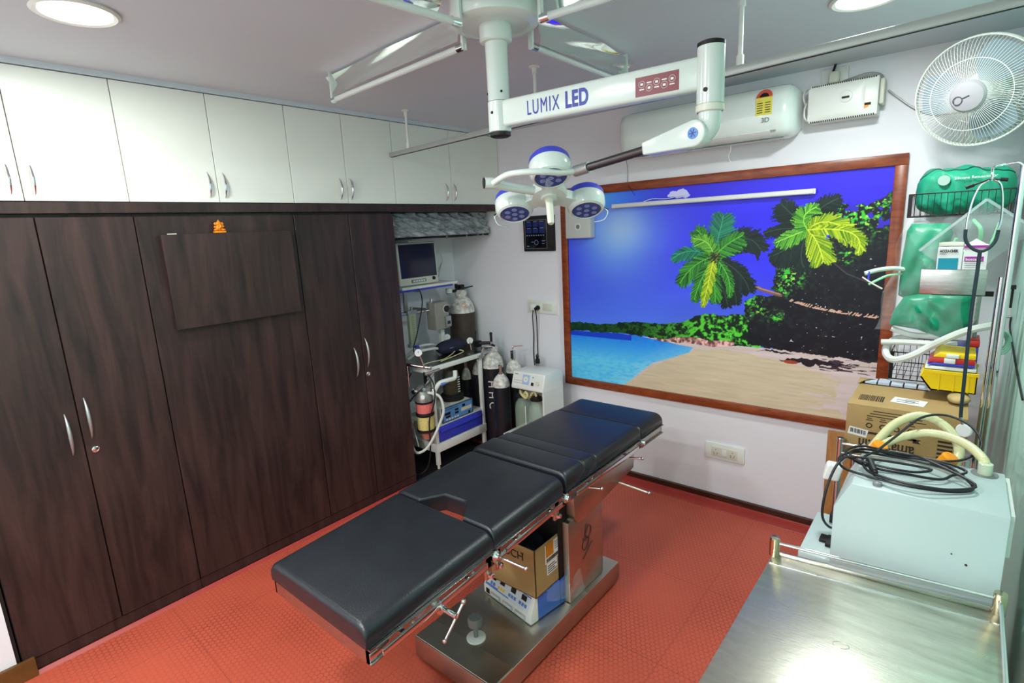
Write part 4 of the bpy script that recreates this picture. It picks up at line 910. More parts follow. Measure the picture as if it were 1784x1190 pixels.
def monitor():
    t = thing('patient_monitor', 'patient monitor with dark screen and cream bezel in the niche', 'monitor', (-.36, -.66, 1.415))
    q = MB().prism([(-.305, 1.418), (-.318, 1.752), (-.40, 1.745), (-.47, 1.68), (-.47, 1.44), (-.42, 1.418)], 'y', -.865, -.462)
    part(q, 'casing', M_cream, t, bevel=.012, seg=3)
    def fz(z): return -.305 - (z - 1.418) * .039 + .0015
    def slab(y0, y1, z0, z1, o=.002): return MB().add([(fz(z0) - .003, y0, z0), (fz(z0) - .003, y1, z0), (fz(z1) - .003, y1, z1), (fz(z1) - .003, y0, z1), (fz(z0) + o, y0, z0), (fz(z0) + o, y1, z0), (fz(z1) + o, y1, z1), (fz(z1) + o, y0, z1)], [(0, 3, 2, 1), (4, 5, 6, 7), (0, 1, 5, 4), (1, 2, 6, 5), (2, 3, 7, 6), (3, 0, 4, 7)])
    part(slab(-.845, -.482, 1.478, 1.735), 'screen', M_screen, t)
    part(slab(-.75, -.60, 1.438, 1.462), 'button_strip', M_grey, t)
    m = MB()
    for k in range(5): m.box(fz(1.45), fz(1.45) + .003, -.735 + k * .026, -.716 + k * .026, 1.444, 1.456)
    part(m, 'buttons', M_label, t)
    part(MB().lathe([(.014, 0), (.012, .012), (.001, .013)], (fz(1.455), -.52, 1.458), (1, 0, 0), 20), 'rotary_knob', M_navy, t)
    part(MB().box(-.33, -.318, -.74, -.58, 1.752, 1.762), 'carry_handle', M_cream, t, bevel=.003)
    return t
monitor()
t = thing('monitor_shelf', 'small white wall shelf with blue edge carrying the patient monitor', 'shelf', (-.45, -.6, 1.38))
part(MB().box(-.59, -.27, -.875, -.285, 1.392, 1.412), 'shelf_board', M_white, t, bevel=.003)
part(MB().box(-.58, -.285, -.90, -.33, 1.374, 1.3925), 'blue_tray', M_blue, t, bevel=.004)
part(MB().box(-.59, -.575, -.62, -.59, 1.15, 1.375).box(-.58, -.40, -.61, -.60, 1.35, 1.375), 'bracket', M_silver, t)
wall_cable('monitor_cable', [(-.44, -.455, 1.72), (-.44, -.36, 1.70), (-.45, -.28, 1.62), (-.46, -.27, 1.55), (-.46, -.32, 1.515), (-.45, -.38, 1.52), (-.44, -.44, 1.555), (-.44, -.455, 1.60)], .005, M_whitepl, 'white monitor cable looping beside the screen')
wall_cable('monitor_cable', [(-.43, -.455, 1.50), (-.43, -.38, 1.47), (-.43, -.33, 1.52), (-.44, -.30, 1.56), (-.45, -.34, 1.44), (-.44, -.42, 1.42)], .003, M_silver, 'thin tangled cable lying on the monitor shelf')
wall_cable('monitor_cable', [(-.30, -.74, 1.40), (-.26, -.715, 1.375), (-.26, -.70, 1.28), (-.27, -.73, 1.15), (-.28, -.77, 1.02), (-.28, -.81, .93), (-.28, -.80, .86)], .0045, M_rubber, 'black cable hanging from the monitor down to the trolley')
def cylinder(name, x, y, r, zs, ztop, zv, body, label, group, valve='plain', fl=FL):
    t = thing(name, label, 'gas cylinder', (x, y, fl), group)
    part(MB().lathe([(r * .96, 0), (r, .02), (r, zs - fl)], (x, y, fl), n=36), 'cylinder_body', body, t)
    h = ztop - zs
    part(MB().lathe([(r * 1.002, 0), (r * .985, h * .25), (r * .86, h * .55), (r * .62, h * .8), (r * .42, h * .93), (r * .36, h)], (x, y, zs), n=36), 'shoulder', M_cylwhite, t)
    v = MB().lathe([(r * .26, 0), (r * .26, .012), (.012, .014), (.012, .055), (.016, .057), (.016, .075), (.008, .08)], (x, y, ztop), n=20)
    part(v, 'valve', M_chrome, t)
    return t
c = cylinder('oxygen_cylinder', -.385, -.145, .112, 1.118, 1.265, 1.38, M_cylbrown, 'tall brown gas cylinder with white shoulder behind the trolley', None, fl=-.011)
part(MB().lathe([(.05, 0), (.055, .03), (.045, .055), (.04, .056)], (-.385, -.145, 1.262), n=24), 'neck_ring', M_cylwhite, c)
part(MB().cyl((-.385, -.145, 1.33), (-.30, -.20, 1.335), .009, n=12).cyl((-.30, -.20, 1.335), (-.28, -.10, 1.345), .006, n=10).box(-.40, -.37, -.20, -.19, 1.33, 1.37).cyl((-.385, -.145, 1.32), (-.42, -.28, 1.30), .012, n=12).box(-.4, -.36, -.17, -.12, 1.325, 1.36), 'yoke_clamp', M_rubber, c)
part(MB().cyl((-.40, -.27, 1.30), (-.40, -.27, 1.34), .028, n=20), 'pipe_cap', M_whitepl, c)
lettering('O', (-.30, -.235, 1.175), (.72, .69, 0), (0, 0, 1), .05, M_orange, c)
G = 'black gas cylinders standing by the trolley'
c = cylinder('gas_cylinder', .0, -.205, .092, .680, .822, .95, M_cylblack, 'tallest black gas cylinder with HHC painted in white, behind the others', G, fl=-.02)
part(MB().lathe([(.045, 0), (.05, .005), (.05, .03), (.042, .034), (.04, .05)], (.0, -.205, .815), n=28), 'neck_ring', M_cylwhite, c)
part(MB().cyl((-.005, -.20, .885), (-.09, -.26, .885), .014, n=14).box(-.13, -.08, -.29, -.24, .855, .905).cyl((-.13, -.27, .88), (-.115, -.265, .99), .005, n=8).cyl((.0, -.205, .9), (.0, -.205, .96), .011, n=14).ball((.0, -.205, .965), .014, 12).cyl((-.005, -.2, .87), (.06, -.24, .875), .01, n=12), 'regulator', M_rubber, c)
_nx, _ny = .77, -.64; 
for ch, z in (('H', .55), ('H', .455), ('C', .365)):
    lettering(ch, (.0 + .0935 * .22 , -.205 + .0935 * -.95, z), (0, 0, -1), (.94, .35, 0), .09, M_label, c, align='CENTER', depth=.0008)
cylinder('gas_cylinder', .245, -.385, .068, .592, .690, .76, M_cylblack, 'short black gas cylinder in front, nearest the suction unit', G, fl=-.034)
c = cylinder('gas_cylinder', .215, -.185, .066, .660, .760, .85, M_cylblack, 'short black gas cylinder with chrome T-handle behind the front one', G, fl=-.032)
part(MB().box(.20, .23, -.20, -.17, .77, .84).cyl((.215, -.185, .85), (.215, -.185, .87), .008, n=10).cyl((.205, -.19, .872), (.29, -.15, .882), .006, n=10), 't_handle', M_chrome, c)
cylinder('gas_cylinder', -.165, -.215, .05, .60, .70, .78, M_cylblack, 'black gas cylinder seen through the trolley frame, right one', G, fl=0.001)
cylinder('gas_cylinder', -.265, -.263, .042, .55, .65, .74, M_cylblack, 'black gas cylinder seen through the trolley frame, left one', G, fl=0.001)
c = cylinder('gas_cylinder', .40, -.10, .05, .60, .66, .75, M_cylblack, 'black gas cylinder hidden behind the suction unit, only its valve showing', G, fl=-.048)
part(MB().lathe([(.02, 0), (.02, .03), (.010, .04), (.014, .06), (.004, .08)], (.40, -.10, .735), n=16), 'valve_stem', M_rubber, c)

def trolley():
    t = thing('equipment_trolley', 'white framed trolley with steel top and blue drawer in the niche', 'trolley', (-.22, -.6, 0.0))
    X0, X1, Y0, Y1 = -.44, -.03, -.865, -.33
    for x, y in ((X1, Y0), (X1, Y1), (X0, Y0), (X0, Y1)):
        part(MB().box(x - .014, x + .014, y - .014, y + .014, .03, .80), 'post', M_white, t, bevel=.002)
        part(MB().cyl((x, y, 0.0), (x, y, .035), .011, n=12), 'foot', M_cream, t)
    part(MB().box(-.47, .0, -.935, -.30, .79, .828).box(-.46, -.01, -.925, -.31, .80, .812), 'top_rim', M_white, t, bevel=.003)
    part(MB().box(-.465, -.006, -.93, -.305, .828, .8305), 'steel_top', mat('dull_steel_top', (140, 138, 134), .28, 1.0), t)
    part(MB().box(X0 - .01, X1 + .018, Y0 - .016, Y1 + .018, .135, .205), 'lower_rim', M_white, t, bevel=.003)
    part(MB().box(X0 - .01, X1 + .005, Y0 + .0, Y1, .335, .345), 'shelf_board', M_white, t)
    part(MB().box(X0, X1 - .002, Y0 + .014, Y1 - .014, .205, .335), 'drawer_box', M_white, t)
    d = part(MB().box(X1 - .002, X1 + .012, Y0 + .022, Y1 - .022, .212, .330), 'drawer', M_blue, t, bevel=.002)
    part(MB().box(X1 + .012, X1 + .026, Y0 + .03, Y1 - .03, .285, .31), 'drawer_grip', M_blue, d, bevel=.006)
    return t
trolley()
t = thing('control_box', 'blue-fronted electronic control box on the trolley shelf', 'medical device', (-.2, -.62, .345))
part(MB().box(-.30, -.035, -.79, -.455, .346, .465), 'casing', M_cream, t, bevel=.004)
part(MB().box(-.035, -.022, -.795, -.45, .346, .468), 'front_panel', mat('slate_blue', (70, 92, 120), .4), t, bevel=.004)
part(MB().box(-.0225, -.0205, -.78, -.465, .356, .458), 'blue_overlay', mat('overlay_blue', (96, 150, 210), .35), t)
m = MB()
for y, z, w, h in ((-.74, .415, .06, .022), (-.735, .39, .05, .016), (-.64, .425, .04, .016), (-.64, .40, .04, .016), (-.56, .437, .03, .02), (-.50, .365, .022, .022)): m.box(-.021, -.019, y - w / 2, y + w / 2, z - h / 2, z + h / 2)
m.box(-.021, -.0195, -.765, -.62, .446, .450)
part(m, 'displays', M_black, t)
m = MB()
for y in (-.75, -.72, -.69, -.66, -.63): m.box(-.021, -.019, y - .009, y + .009, .362, .374)
part(m, 'buttons', M_label, t)
part(MB().box(-.021, -.0195, -.59, -.47, .392, .42), 'label_strip', mat('cream_label', (214, 212, 190), .5), t)
t = thing('ventilator_bellows', 'dark transparent ventilator bellows standing on the control box', 'medical device', (-.17, -.5, .467))
part(MB().lathe([(.10, 0), (.10, .03), (.085, .045), (.01, .046)], (-.16, -.55, .467), n=32), 'base', M_black, t)
part(MB().lathe([(.068, 0), (.07, .01), (.07, .16), (.055, .2), (.01, .21)], (-.16, -.55, .513), n=32), 'housing', mat('smoky_acrylic', (92, 86, 66), .08, alpha=.6), t)
m = MB()
for k in range(6): m.lathe([(.045, 0), (.058, .01), (.045, .02)], (-.16, -.55, .52 + k * .021), n=28)
part(m, 'bellows', M_rubber, t)
m = MB()
for k in range(7): m.box(-.094, -.091, -.54, -.515, .53 + k * .02, .537 + k * .02)
part(m, 'scale_marks', M_label, t)
def absorber():
    x, y = -.02, -.965; t = thing('soda_lime_absorber', 'canister with pink and yellow granules hanging on the trolley side', 'absorber', (x, y, .60))
    part(MB().lathe([(.02, .0), (.066, .002), (.068, .03), (.06, .05), (.056, .10), (.04, .115), (.02, .12)], (x, y, .588), n=32), 'metal_head', M_silver, t)
    part(MB().lathe([(.064, 0), (.064, .075)], (x, y, .503), n=32), 'upper_granules', M_pinkgr, t)
    part(MB().lathe([(.064, 0), (.064, .10)], (x, y, .372), n=32), 'lower_granules', M_yelgr, t)
    part(MB().lathe([(.068, 0), (.07, .004), (.07, .02), (.068, .024)], (x, y, .476), n=32).lathe([(.068, 0), (.07, .004), (.07, .012), (.068, .014)], (x, y, .576), n=32).lathe([(.069, 0), (.071, .004), (.071, .016), (.069, .02)], (x, y, .352), n=32), 'black_bands', M_black, t)
    part(MB().lathe([(.055, .352), (.05, .34), (.036, .31), (.03, .29), (.01, .288)], (x, y, 0.0), n=28), 'drain_cup', mat('salmon_plastic', (196, 120, 100), .4), t)
    m = MB().cyl((x, y - .03, .66), (x + .07, y - .05, .70), .012, n=12).cyl((x + .02, y, .70), (x + .03, y + .09, .79), .01, n=12).lathe([(.022, 0), (.022, .02), (.01, .03)], (x + .06, y + .05, .66), (1, -.3, .2), 20).lathe([(.02, 0), (.02, .02), (.01, .03)], (x - .03, y - .05, .665), (-.2, -1, .2), 20)
    part(m, 'valves', M_chrome, t)
    part(MB().box(x - .02, x + .02, y + .03, y + .06, .62, .80), 'mounting_bar', M_steel, t)
    part(MB().lathe([(.018, 0), (.018, .014), (.001, .015)], (x + .085, y + .02, .655), (1, -.2, .2), 20).lathe([(.016, 0), (.016, .014), (.001, .015)], (x + .06, y - .055, .64), (.6, -1, .2), 20), 'valve_caps', M_whitepl, t)
absorber()
wall_cable('breathing_hose', [(.03, -.97, .66), (.10, -.92, .63), (.115, -.90, .52), (.095, -.93, .42), (.07, -.98, .32), (.03, -1.03, .235), (-.04, -1.06, .20), (-.10, -1.05, .24), (-.12, -1.04, .34), (-.10, -1.02, .44)], .010, M_hosew, 'white corrugated hose curling beneath the granule canister')
wall_cable('breathing_hose', [(.06, -.93, .66), (.09, -.90, .72), (.12, -.84, .735), (.13, -.78, .74), (.12, -.76, .79)], .017, M_hosew, 'short curved white hose between canister head and trolley front')
tag(MB().cyl((.095, -.895, .715), (.118, -.83, .735), .0195, n=16).build('hose_cuff', M_skyblue), 'light blue cuff around the short curved white hose', 'hose connector')
wall_cable('breathing_hose', [(-.30, -.86, .85), (-.25, -.78, .90), (-.22, -.66, .905), (-.24, -.57, .88), (-.3, -.55, .85)], .011, M_hosew, 'white hose arching over the steel trolley top')
wall_cable('breathing_hose', [(-.36, -.84, .85), (-.30, -.76, .925), (-.28, -.64, .93), (-.30, -.56, .90), (-.34, -.54, .85)], .010, M_hosew, 'second white hose arching behind the first on the trolley top')
wall_cable('thin_tube', [(-.05, -.93, .85), (-.03, -.86, .86), (-.06, -.7, .845), (-.12, -.55, .85), (-.16, -.46, .86), (-.12, -.42, .845), (-.08, -.55, .842), (-.04, -.75, .84)], .004, M_hose, 'thin cream tube looped along the trolley top')
wall_cable('thin_tube', [(-.12, -1.04, .72), (-.09, -1.05, .60), (-.07, -1.06, .45), (-.05, -1.05, .33), (.0, -1.07, .26)], .005, M_silver, 'thin grey tube left of the granule canister')
wall_cable('thin_tube', [(-.10, -1.0, .80), (-.13, -1.05, .68), (-.10, -1.06, .58), (-.04, -1.04, .64), (.02, -1.0, .70), (.05, -.95, .74)], .005, M_rubber, 'black tube crossing in front of the canister head')
wall_cable('thin_tube', [(.02, -.95, .80), (.06, -.93, .72), (.09, -.96, .60), (.06, -1.0, .45), (.05, -1.0, .25), (.03, -1.02, .10), (-.02, -1.06, .03), (-.09, -1.08, .02)], .0055, M_rubber, 'long black tube dropping past the canister to the floor')
def gauge(c, ax, label, stem):
    t = thing('pressure_gauge', label, 'pressure gauge', c, 'round pressure gauges on the trolley')
    part(MB().lathe([(.026, -.01), (.030, -.008), (.030, .008), (.027, .01), (.026, .007)], c, ax, 28), 'rim', M_chrome, t)
    part(MB().lathe([(.026, .004), (.026, .0075)], c, ax, 28), 'dial', M_label, t)
    part(MB().obox(Vector(c) + Vector(ax).normalized() * .0085, (.004, -.003, .012), Vector(ax).normalized() * .0006, (.001, .001, 0)), 'needle', M_print, t)
    part(MB().cyl(c, stem, .006, n=10), 'stem', M_chrome, t)
gauge((.0, -1.0, .965), (.8, -.6, .2), 'round pressure gauge at the left front corner of the trolley', (.01, -.96, .84))
gauge((-.17, -.29, .905), (.8, -.6, .2), 'round white pressure gauge at the right end of the trolley', (-.14, -.31, .83))
gauge((-.33, -.40, .94), (.8, -.6, .2), 'round white pressure gauge behind the navy pouch', (-.33, -.42, .83))
t = thing('gauge_manifold', 'chrome pipe manifold clamped along the left corner of the trolley', 'pipe fitting', (-.02, -.98, .84))
part(MB().cyl((-.14, -1.06, .88), (.03, -.93, .84), .012, n=14).cyl((.03, -.98, .80), (.06, -.86, .815), .011, n=14).cyl((-.10, -1.03, .88), (-.10, -1.03, .70), .006, n=10).ball((.03, -.93, .84), .018, 12), 'pipes', M_chrome, t)
t = thing('gauge_manifold', 'chrome valve fitting clamped to the right front corner of the trolley', 'pipe fitting', (-.0, -.33, .82))
part(MB().cyl((-.03, -.40, .81), (.02, -.24, .83), .013, n=14).cyl((.01, -.34, .83), (.02, -.33, .87), .009, n=12).box(-.01, .02, -.39, -.33, .785, .815).cyl((-.05, -.28, .85), (.06, -.26, .86), .008, n=12), 'pipes', M_chrome, t)
t = thing('zip_pouch', 'dark navy zipped pouch lying on the steel trolley top', 'bag', (-.22, -.47, .832))
def pfn(u, v):
    a = 2 * math.pi * u; p = math.pi * v; q = abs(math.sin(p)) ** .7
    return (-.22 + .085 * q * math.cos(a), -.46 - .15 * math.cos(p) * 1.0 + .0, .832 + max(0, .055 + .06 * q * math.sin(a) * (1 - .25 * (v - .2))))
part(MB().sheet(pfn, 28, 18), 'body', M_navy, t)
part(MB().tube([pfn(.27, .08 + .84 * k / 12) for k in range(13)], .0035, 6), 'zip', M_black, t)
part(MB().box(-.139, -.137, -.555, -.515, .892, .898), 'label', M_silver, t)
t = thing('breathing_bag', 'dark blue bag hanging at the left end of the trolley', 'bag', (-.20, -1.0, .80))
part(MB().ball((-.22, -.995, .80), .065, 20, (1.1, .9, 1.1)), 'body', M_navy, t)
# wall pipe with vaporiser and flow meter
t = thing('wall_pipe_rail', 'chrome horizontal pipe on the niche wall under the monitor shelf', 'pipe', (-.4, -.7, 1.2))
part(MB().cyl((-.345, -.90, 1.205), (-.33, -.50, 1.195), .013, n=16), 'pipe', M_chrome, t)
part(MB().box(-.6, -.345, -.87, -.845, 1.19, 1.215).box(-.60, -.34, -.55, -.53, 1.185, 1.205), 'wall_arm', M_silver, t)
part(MB().box(-.44, -.42, -.86, -.83, .83, 1.19), 'upright', M_white, t)
t = thing('vaporiser', 'grey box-shaped vaporiser with round dial mounted on the pipe', 'medical device', (-.29, -.5, 1.15))
part(MB().box(-.355, -.245, -.585, -.435, 1.035, 1.262), 'casing', mat('vaporiser_grey', (150, 148, 140), .4), t, bevel=.008, seg=3)
part(MB().lathe([(.028, 0), (.028, .012), (.02, .018), (.001, .019)], (-.245, -.465, 1.20), (1, 0, 0), 28), 'dial', M_rubber, t)
part(MB().lathe([(.033, 0), (.033, .004)], (-.245, -.465, 1.20), (1, 0, 0), 28), 'dial_plate', M_label, t)
part(MB().box(-.247, -.225, -.49, -.43, 1.05, 1.14), 'filler_block', M_silver, t, bevel=.005)
part(MB().box(-.225, -.222, -.475, -.445, 1.075, 1.10), 'filler_window', M_screen, t)
part(MB().box(-.33, -.30, -.60, -.56, 1.17, 1.27).cyl((-.31, -.56, 1.25), (-.31, -.56, 1.29), .014, n=14), 'clamp', M_chrome, t)
part(MB().box(-.35, -.322, -.47, -.43, .831, 1.036), 'support_leg', M_white, t)
t = thing('flow_meter', 'tall glass flow meter tube with blue knob at the niche edge', 'flow meter', (-.33, -.78, 1.08))
part(MB().box(-.345, -.315, -.80, -.73, .955, 1.21), 'meter_body', mat('flowmeter_tube', (196, 206, 170), .1, alpha=.7), t, bevel=.004)
part(MB().box(-.35, -.312, -.81, -.72, 1.195, 1.225).box(-.35, -.312, -.81, -.72, .93, .957).cyl((-.33, -.755, 1.225), (-.33, -.755, 1.25), .01, n=12), 'end_block', M_silver, t)
m = MB()
for k in range(14): m.box(-.3145, -.313, -.775, -.755 + .006 * (k % 2), .975 + k * .015, .977 + k * .015)
part(m, 'scale_marks', M_print, t)
part(MB().lathe([(.018, 0), (.018, .025), (.012, .03), (.001, .031)], (-.312, -.76, .925), (1, .1, 0), 20), 'knob', M_blue, t)
def suction():
    t = thing('suction_unit', 'white suction unit with gauge panel and two glass jars by the wall', 'suction machine', (.565, -.33, -.05))
    x0, x1 = .415, .715
    part(MB().prism([(-.425, .752), (-.22, .752), (-.20, .70), (-.20, .0), (-.24, .0), (-.24, .60), (-.46, .625), (-.462, .640)], 'x', x0, x1), 'housing', M_white, t, bevel=.004)
    part(MB().box(x1 - .012, x1 + .001, -.455, -.205, .02, .628), 'side_panel', M_white, t)
    part(MB().box(x0 - .05, x1, -.53, -.20, .235, .265), 'base_tray', M_white, t, bevel=.004)
    for x in (x0 + .04, x1 - .04):
        for y in (-.46, -.24): part(MB().cyl((x - .012, y, -.01), (x + .012, y, -.01), .04, n=18).box(x - .012, x + .012, y - .012, y + .012, .0, .24), 'castor', M_rubber, t)
    A = Vector((x0, -.4615, .641)); B = Vector((x0, -.426, .751)); up = (B - A); n = Vector((0, -up.z, up.y)).normalized()
    def slab(a0, a1, s0, s1, o=.002):
        c = [A + up * s + Vector((a, 0, 0)) for a, s in ((a0, s0), (a1, s0), (a1, s1), (a0, s1))]
        return MB().add([p - n * .002 for p in c] + [p + n * o for p in c], [(0, 3, 2, 1), (4, 5, 6, 7), (0, 1, 5, 4), (1, 2, 6, 5), (2, 3, 7, 6), (3, 0, 4, 7)])
    part(slab(.012, .288, .08, .93, .001), 'control_panel', M_whitepl, t)
    part(slab(.10, .165, .22, .86, .003), 'gauge_plate', mat('pale_blue', (166, 190, 226), .3), t)
    g = A + up * .56 + Vector((.132, 0, 0)) + n * .003
    part(MB().lathe([(.022, 0), (.022, .003), (.001, .0032)], g, n, 24), 'gauge', M_whitepl, t)
    part(MB().obox(g + n * .0036, (.008, .0, -.0) , n * .0004, (.0, -.0006, -.001)), 'gauge_needle', M_print, t)
    part(slab(.185, .207, .22, .42, .004), 'power_switch', M_black, t)
    part(MB().lathe([(.018, 0), (.016, .012), (.001, .013)], A + up * .42 + Vector((.245, 0, 0)), n, 24), 'vacuum_knob', M_cream, t)
    part(slab(.02, .095, .42, .44, .002), 'print_line', M_grey, t); part(slab(.02, .095, .26, .28, .002), 'print_line', M_grey, t); part(slab(.02, .05, .80, .86, .002), 'maker_text', M_grey, t); part(slab(.19, .2, .72, .78, .003), 'indicator', M_black, t)
    for x, y in ((.475, -.40), (.622, -.42)):
        j = part(MB().lathe([(.058, 0), (.066, .02), (.066, .19), (.058, .235), (.036, .265), (.036, .28), (.03, .281)], (x, y, .266), n=32), 'jar', M_glassg, t)
        part(MB().lathe([(.044, 0), (.052, .004), (.052, .012), (.04, .018), (.04, .026), (.028, .03), (.001, .031)], (x, y, .545), n=28).cyl((x + .015, y, .57), (x + .015, y, .595), .006, n=10), 'jar_lid', M_rubber, j)
    part(MB().box(.545, .55, -.470, -.462, .265, .50), 'jar_divider', M_whitepl, t)
    part(MB().box(x0, x1 - .01, -.246, -.242, .26, .6), 'recess_back', mat('pale_grey_green', (206, 216, 208), .4), t)
    part(MB().tube([(.475, -.40, .575), (.47, -.42, .60), (.50, -.45, .585), (.545, -.455, .56), (.565, -.455, .585), (.545, -.45, .605), (.525, -.445, .58), (.56, -.43, .565), (.60, -.42, .61), (.622, -.42, .575)], .010, 12), 'jar_hose', mat('cream_hose', (206, 196, 142), .4), t)
suction()
FS = -.028
t = thing('slipper', 'pale slipper on the floor by the end of the dark wardrobe', 'shoe', (.12, -1.0, FS))
part(MB().prism([(.08, -1.05), (.12, -1.06), (.20, -.97), (.215, -.93), (.19, -.91), (.12, -.97), (.08, -1.02)], 'z', FS, FS + .02), 'sole', M_cream, t, bevel=.006)
part(MB().tube([(.15, -1.03, FS + .01), (.165, -1.0, FS + .06), (.15, -.97, FS + .065), (.135, -.955, FS + .02)], .012, 10), 'strap', M_cream, t)
# ------------------------------------------------------------------ right-hand side
def instrument_trolley():
    t = thing('steel_instrument_trolley', 'stainless steel instrument trolley with guard rail in the near corner', 'trolley', (2.88, -2.3, FL))
    F = lambda a, b, z_: (2.640 + a * .997 + b * .008, -1.945 + a * .105 + b, z_); D = -.80; W = .492; z = .85
    X = lambda v: F(v.x, v.y, v.z)
    part(MB().box(0, W, D, 0, z - .006, z), 'tray_top', M_steel_top, t, xf=X, bevel=.002)
    part(MB().box(0, W, D, -.0, z - .035, z - .0062), 'tray_skirt', M_steel, t, xf=X)
    part(MB().box(.0, W, -.004, .002, z, z + .012).box(W - .003, W + .003, D, .0, z, z + .012), 'tray_lip', M_steel, t, xf=X, bevel=.001)
    part(MB().box(.003, W - .003, -.052, -.048, z, z + .0012), 'folded_edge', M_chrome, t, xf=X)
    for a, b in ((.004, -.004), (W - .004, -.004), (.004, D + .004), (W - .004, D + .004)):
        c = F(a, b, 0)
        leg = part(MB().cyl((c[0], c[1], FL + .07), (c[0], c[1], z - .02), .0125, n=18), 'leg', M_steel, t)
        part(MB().cyl((c[0] - .012, c[1], FL + .035), (c[0] + .012, c[1], FL + .035), .035, n=18), 'castor', M_rubber, leg)
        if not (a < .1 and b < -.1): part(MB().lathe([(.0135, 0), (.0135, .052), (.0125, .056), (.001, .0565)], (c[0], c[1], z), n=24), 'rail_post', mat('warm_chrome', (200, 190, 160), .12, 1.0), t)
    p = lambda a, b, zz: F(a, b, zz)
    part(MB().cyl(p(.004, -.004, z + .04), p(W - .004, -.004, z + .04), .0045, n=12), 'guard_rail', M_chrome, t)
    part(MB().cyl(p(W - .004, -.004, z + .04), p(W - .004, D, z + .04), .0045, n=12), 'guard_rail', M_chrome, t)
    part(MB().box(0.02, W - .02, D, -.02, .15, .17), 'lower_shelf', M_steel, t, xf=X)
    part(MB().tube([F(.215 + .016 * math.cos(k * math.pi / 8), -.30 + .011 * math.sin(k * math.pi / 8), z + .0003) for k in range(16)], .0005, 6, closed=True, smooth=0), 'scratch_ring', M_steel_worn, t)
instrument_trolley()
def machine():
    t = thing('autoclave_cabinet', 'large pale enamel machine cabinet behind the steel trolley', 'medical device', (2.95, -1.72, FL))
    m_body = mat('pale_enamel', (176, 192, 192), .35, noise=.02, scale=4)
    part(MB().prism([(2.768, .10), (2.768, 1.0), (2.805, 1.079), (3.128, 1.079), (3.128, .10)], 'y', -1.855, -1.57), 'cabinet', m_body, t, bevel=.003)
    part(MB().box(2.675, 2.80, -1.79, -1.50, .765, .79).box(2.70, 2.80, -1.78, -1.52, .12, .765), 'side_ledge', m_body, t, bevel=.003)
    part(MB().box(2.715, 2.765, -1.70, -1.66, .79, .80).box(2.735, 2.765, -1.72, -1.66, .79, .803).box(2.72, 2.765, -1.56, -1.53, .79, .82), 'black_latch', M_black, t, bevel=.002)
    for x in (2.81, 3.09):
        for y in (-1.82, -1.61): part(MB().cyl((x - .012, y, FL + .05), (x + .012, y, FL + .05), .05, n=18).box(x - .01, x + .01, y - .01, y + .01, FL + .05, .11), 'castor', M_rubber, t)
    part(MB().lathe([(.03, 0), (.03, .0012)], (3.085, -1.60, 1.079), n=28), 'port_plate', M_grey, t)
    part(MB().lathe([(.016, 0), (.016, .03), (.012, .032)], (3.085, -1.60, 1.08), n=20), 'hose_port', mat('clear_cuff', (196, 206, 180), .15), t)
    part(MB().lathe([(.011, 0), (.011, .008), (.006, .011)], (2.862, -1.83, 1.079), n=16), 'top_bolt', M_grey, t)
    part(MB().box(3.13, 3.14, -1.80, -1.55, .95, 1.06), 'side_bracket', M_whitepl, t)
    part(MB().lathe([(.003, 0), (.003, .001)], (3.06, -1.8556, .93), (0, -1, 0), 8).lathe([(.002, 0), (.002, .001)], (3.03, -1.8556, .95), (0, -1, 0), 8), 'chips', M_print, t)
machine()
def coil():
    rnd = random.Random(7); pts = []
    loops = [(2.91, -1.715, .150, .105, 1.088), (2.90, -1.68, .120, .075, 1.094), (2.935, -1.72, .125, .112, 1.099), (2.87, -1.69, .10, .075, 1.105)]
    pts = []
    for i, (cx, cy, a, b, z) in enumerate(loops):
        for k in range(10):
            th = 2 * math.pi * k / 10 + .5; pts.append((cx + a * math.cos(th) + rnd.uniform(-.006, .006), cy + b * math.sin(th) + rnd.uniform(-.006, .006), z + .004 * math.sin(3 * th)))
    return pts
t = thing('cable_coil', 'black power cord coiled on top of the pale machine cabinet', 'cable', (2.9, -1.7, 1.085))
pc = coil()
part(MB().tube(pc + [(2.80, -1.735, 1.11), (2.765, -1.76, 1.10), (2.745, -1.78, 1.05), (2.735, -1.80, .98), (2.735, -1.79, .92), (2.75, -1.74, .87), (2.765, -1.66, .84)], .0037, 8, smooth=5), 'cord', M_rubber, t)
part(MB().cyl((2.832, -1.735, 1.105), (2.85, -1.79, 1.098), .011, .009, 14).cyl((2.85, -1.79, 1.098), (2.853, -1.80, 1.097), .007, n=12), 'plug', M_rubber, t)
wall_cable('power_cable', [(2.84, -1.66, 1.11), (2.88, -1.56, 1.135), (2.93, -1.46, 1.17), (2.99, -1.43, 1.18), (3.05, -1.46, 1.165), (3.075, -1.52, 1.13), (3.04, -1.57, 1.10), (2.98, -1.60, 1.09)], .0036, M_rubber, 'single black cord loop standing up above the coil')
tag(MB().tube([(2.80, -1.50, 1.02), (2.83, -1.46, 1.08), (2.87, -1.42, 1.13), (2.93, -1.39, 1.155), (2.995, -1.40, 1.13), (3.03, -1.45, 1.08), (3.01, -1.53, 1.03)], lambda s: .0135 + .0006 * math.sin(s * 260), 14, smooth=16).build('corrugated_hose', M_hose), 'rear pale yellow corrugated hose arching behind the machine', 'hose', 'pale yellow corrugated hoses')
tag(MB().tube([(2.815, -1.53, 1.05), (2.86, -1.50, 1.09), (2.93, -1.48, 1.125), (2.99, -1.49, 1.135), (3.045, -1.53, 1.13), (3.078, -1.58, 1.115), (3.085, -1.60, 1.10)], lambda s: .0125 + .0006 * math.sin(s * 260), 14, smooth=16).build('corrugated_hose', M_hose), 'front pale yellow corrugated hose plugged into the machine top', 'hose', 'pale yellow corrugated hoses')
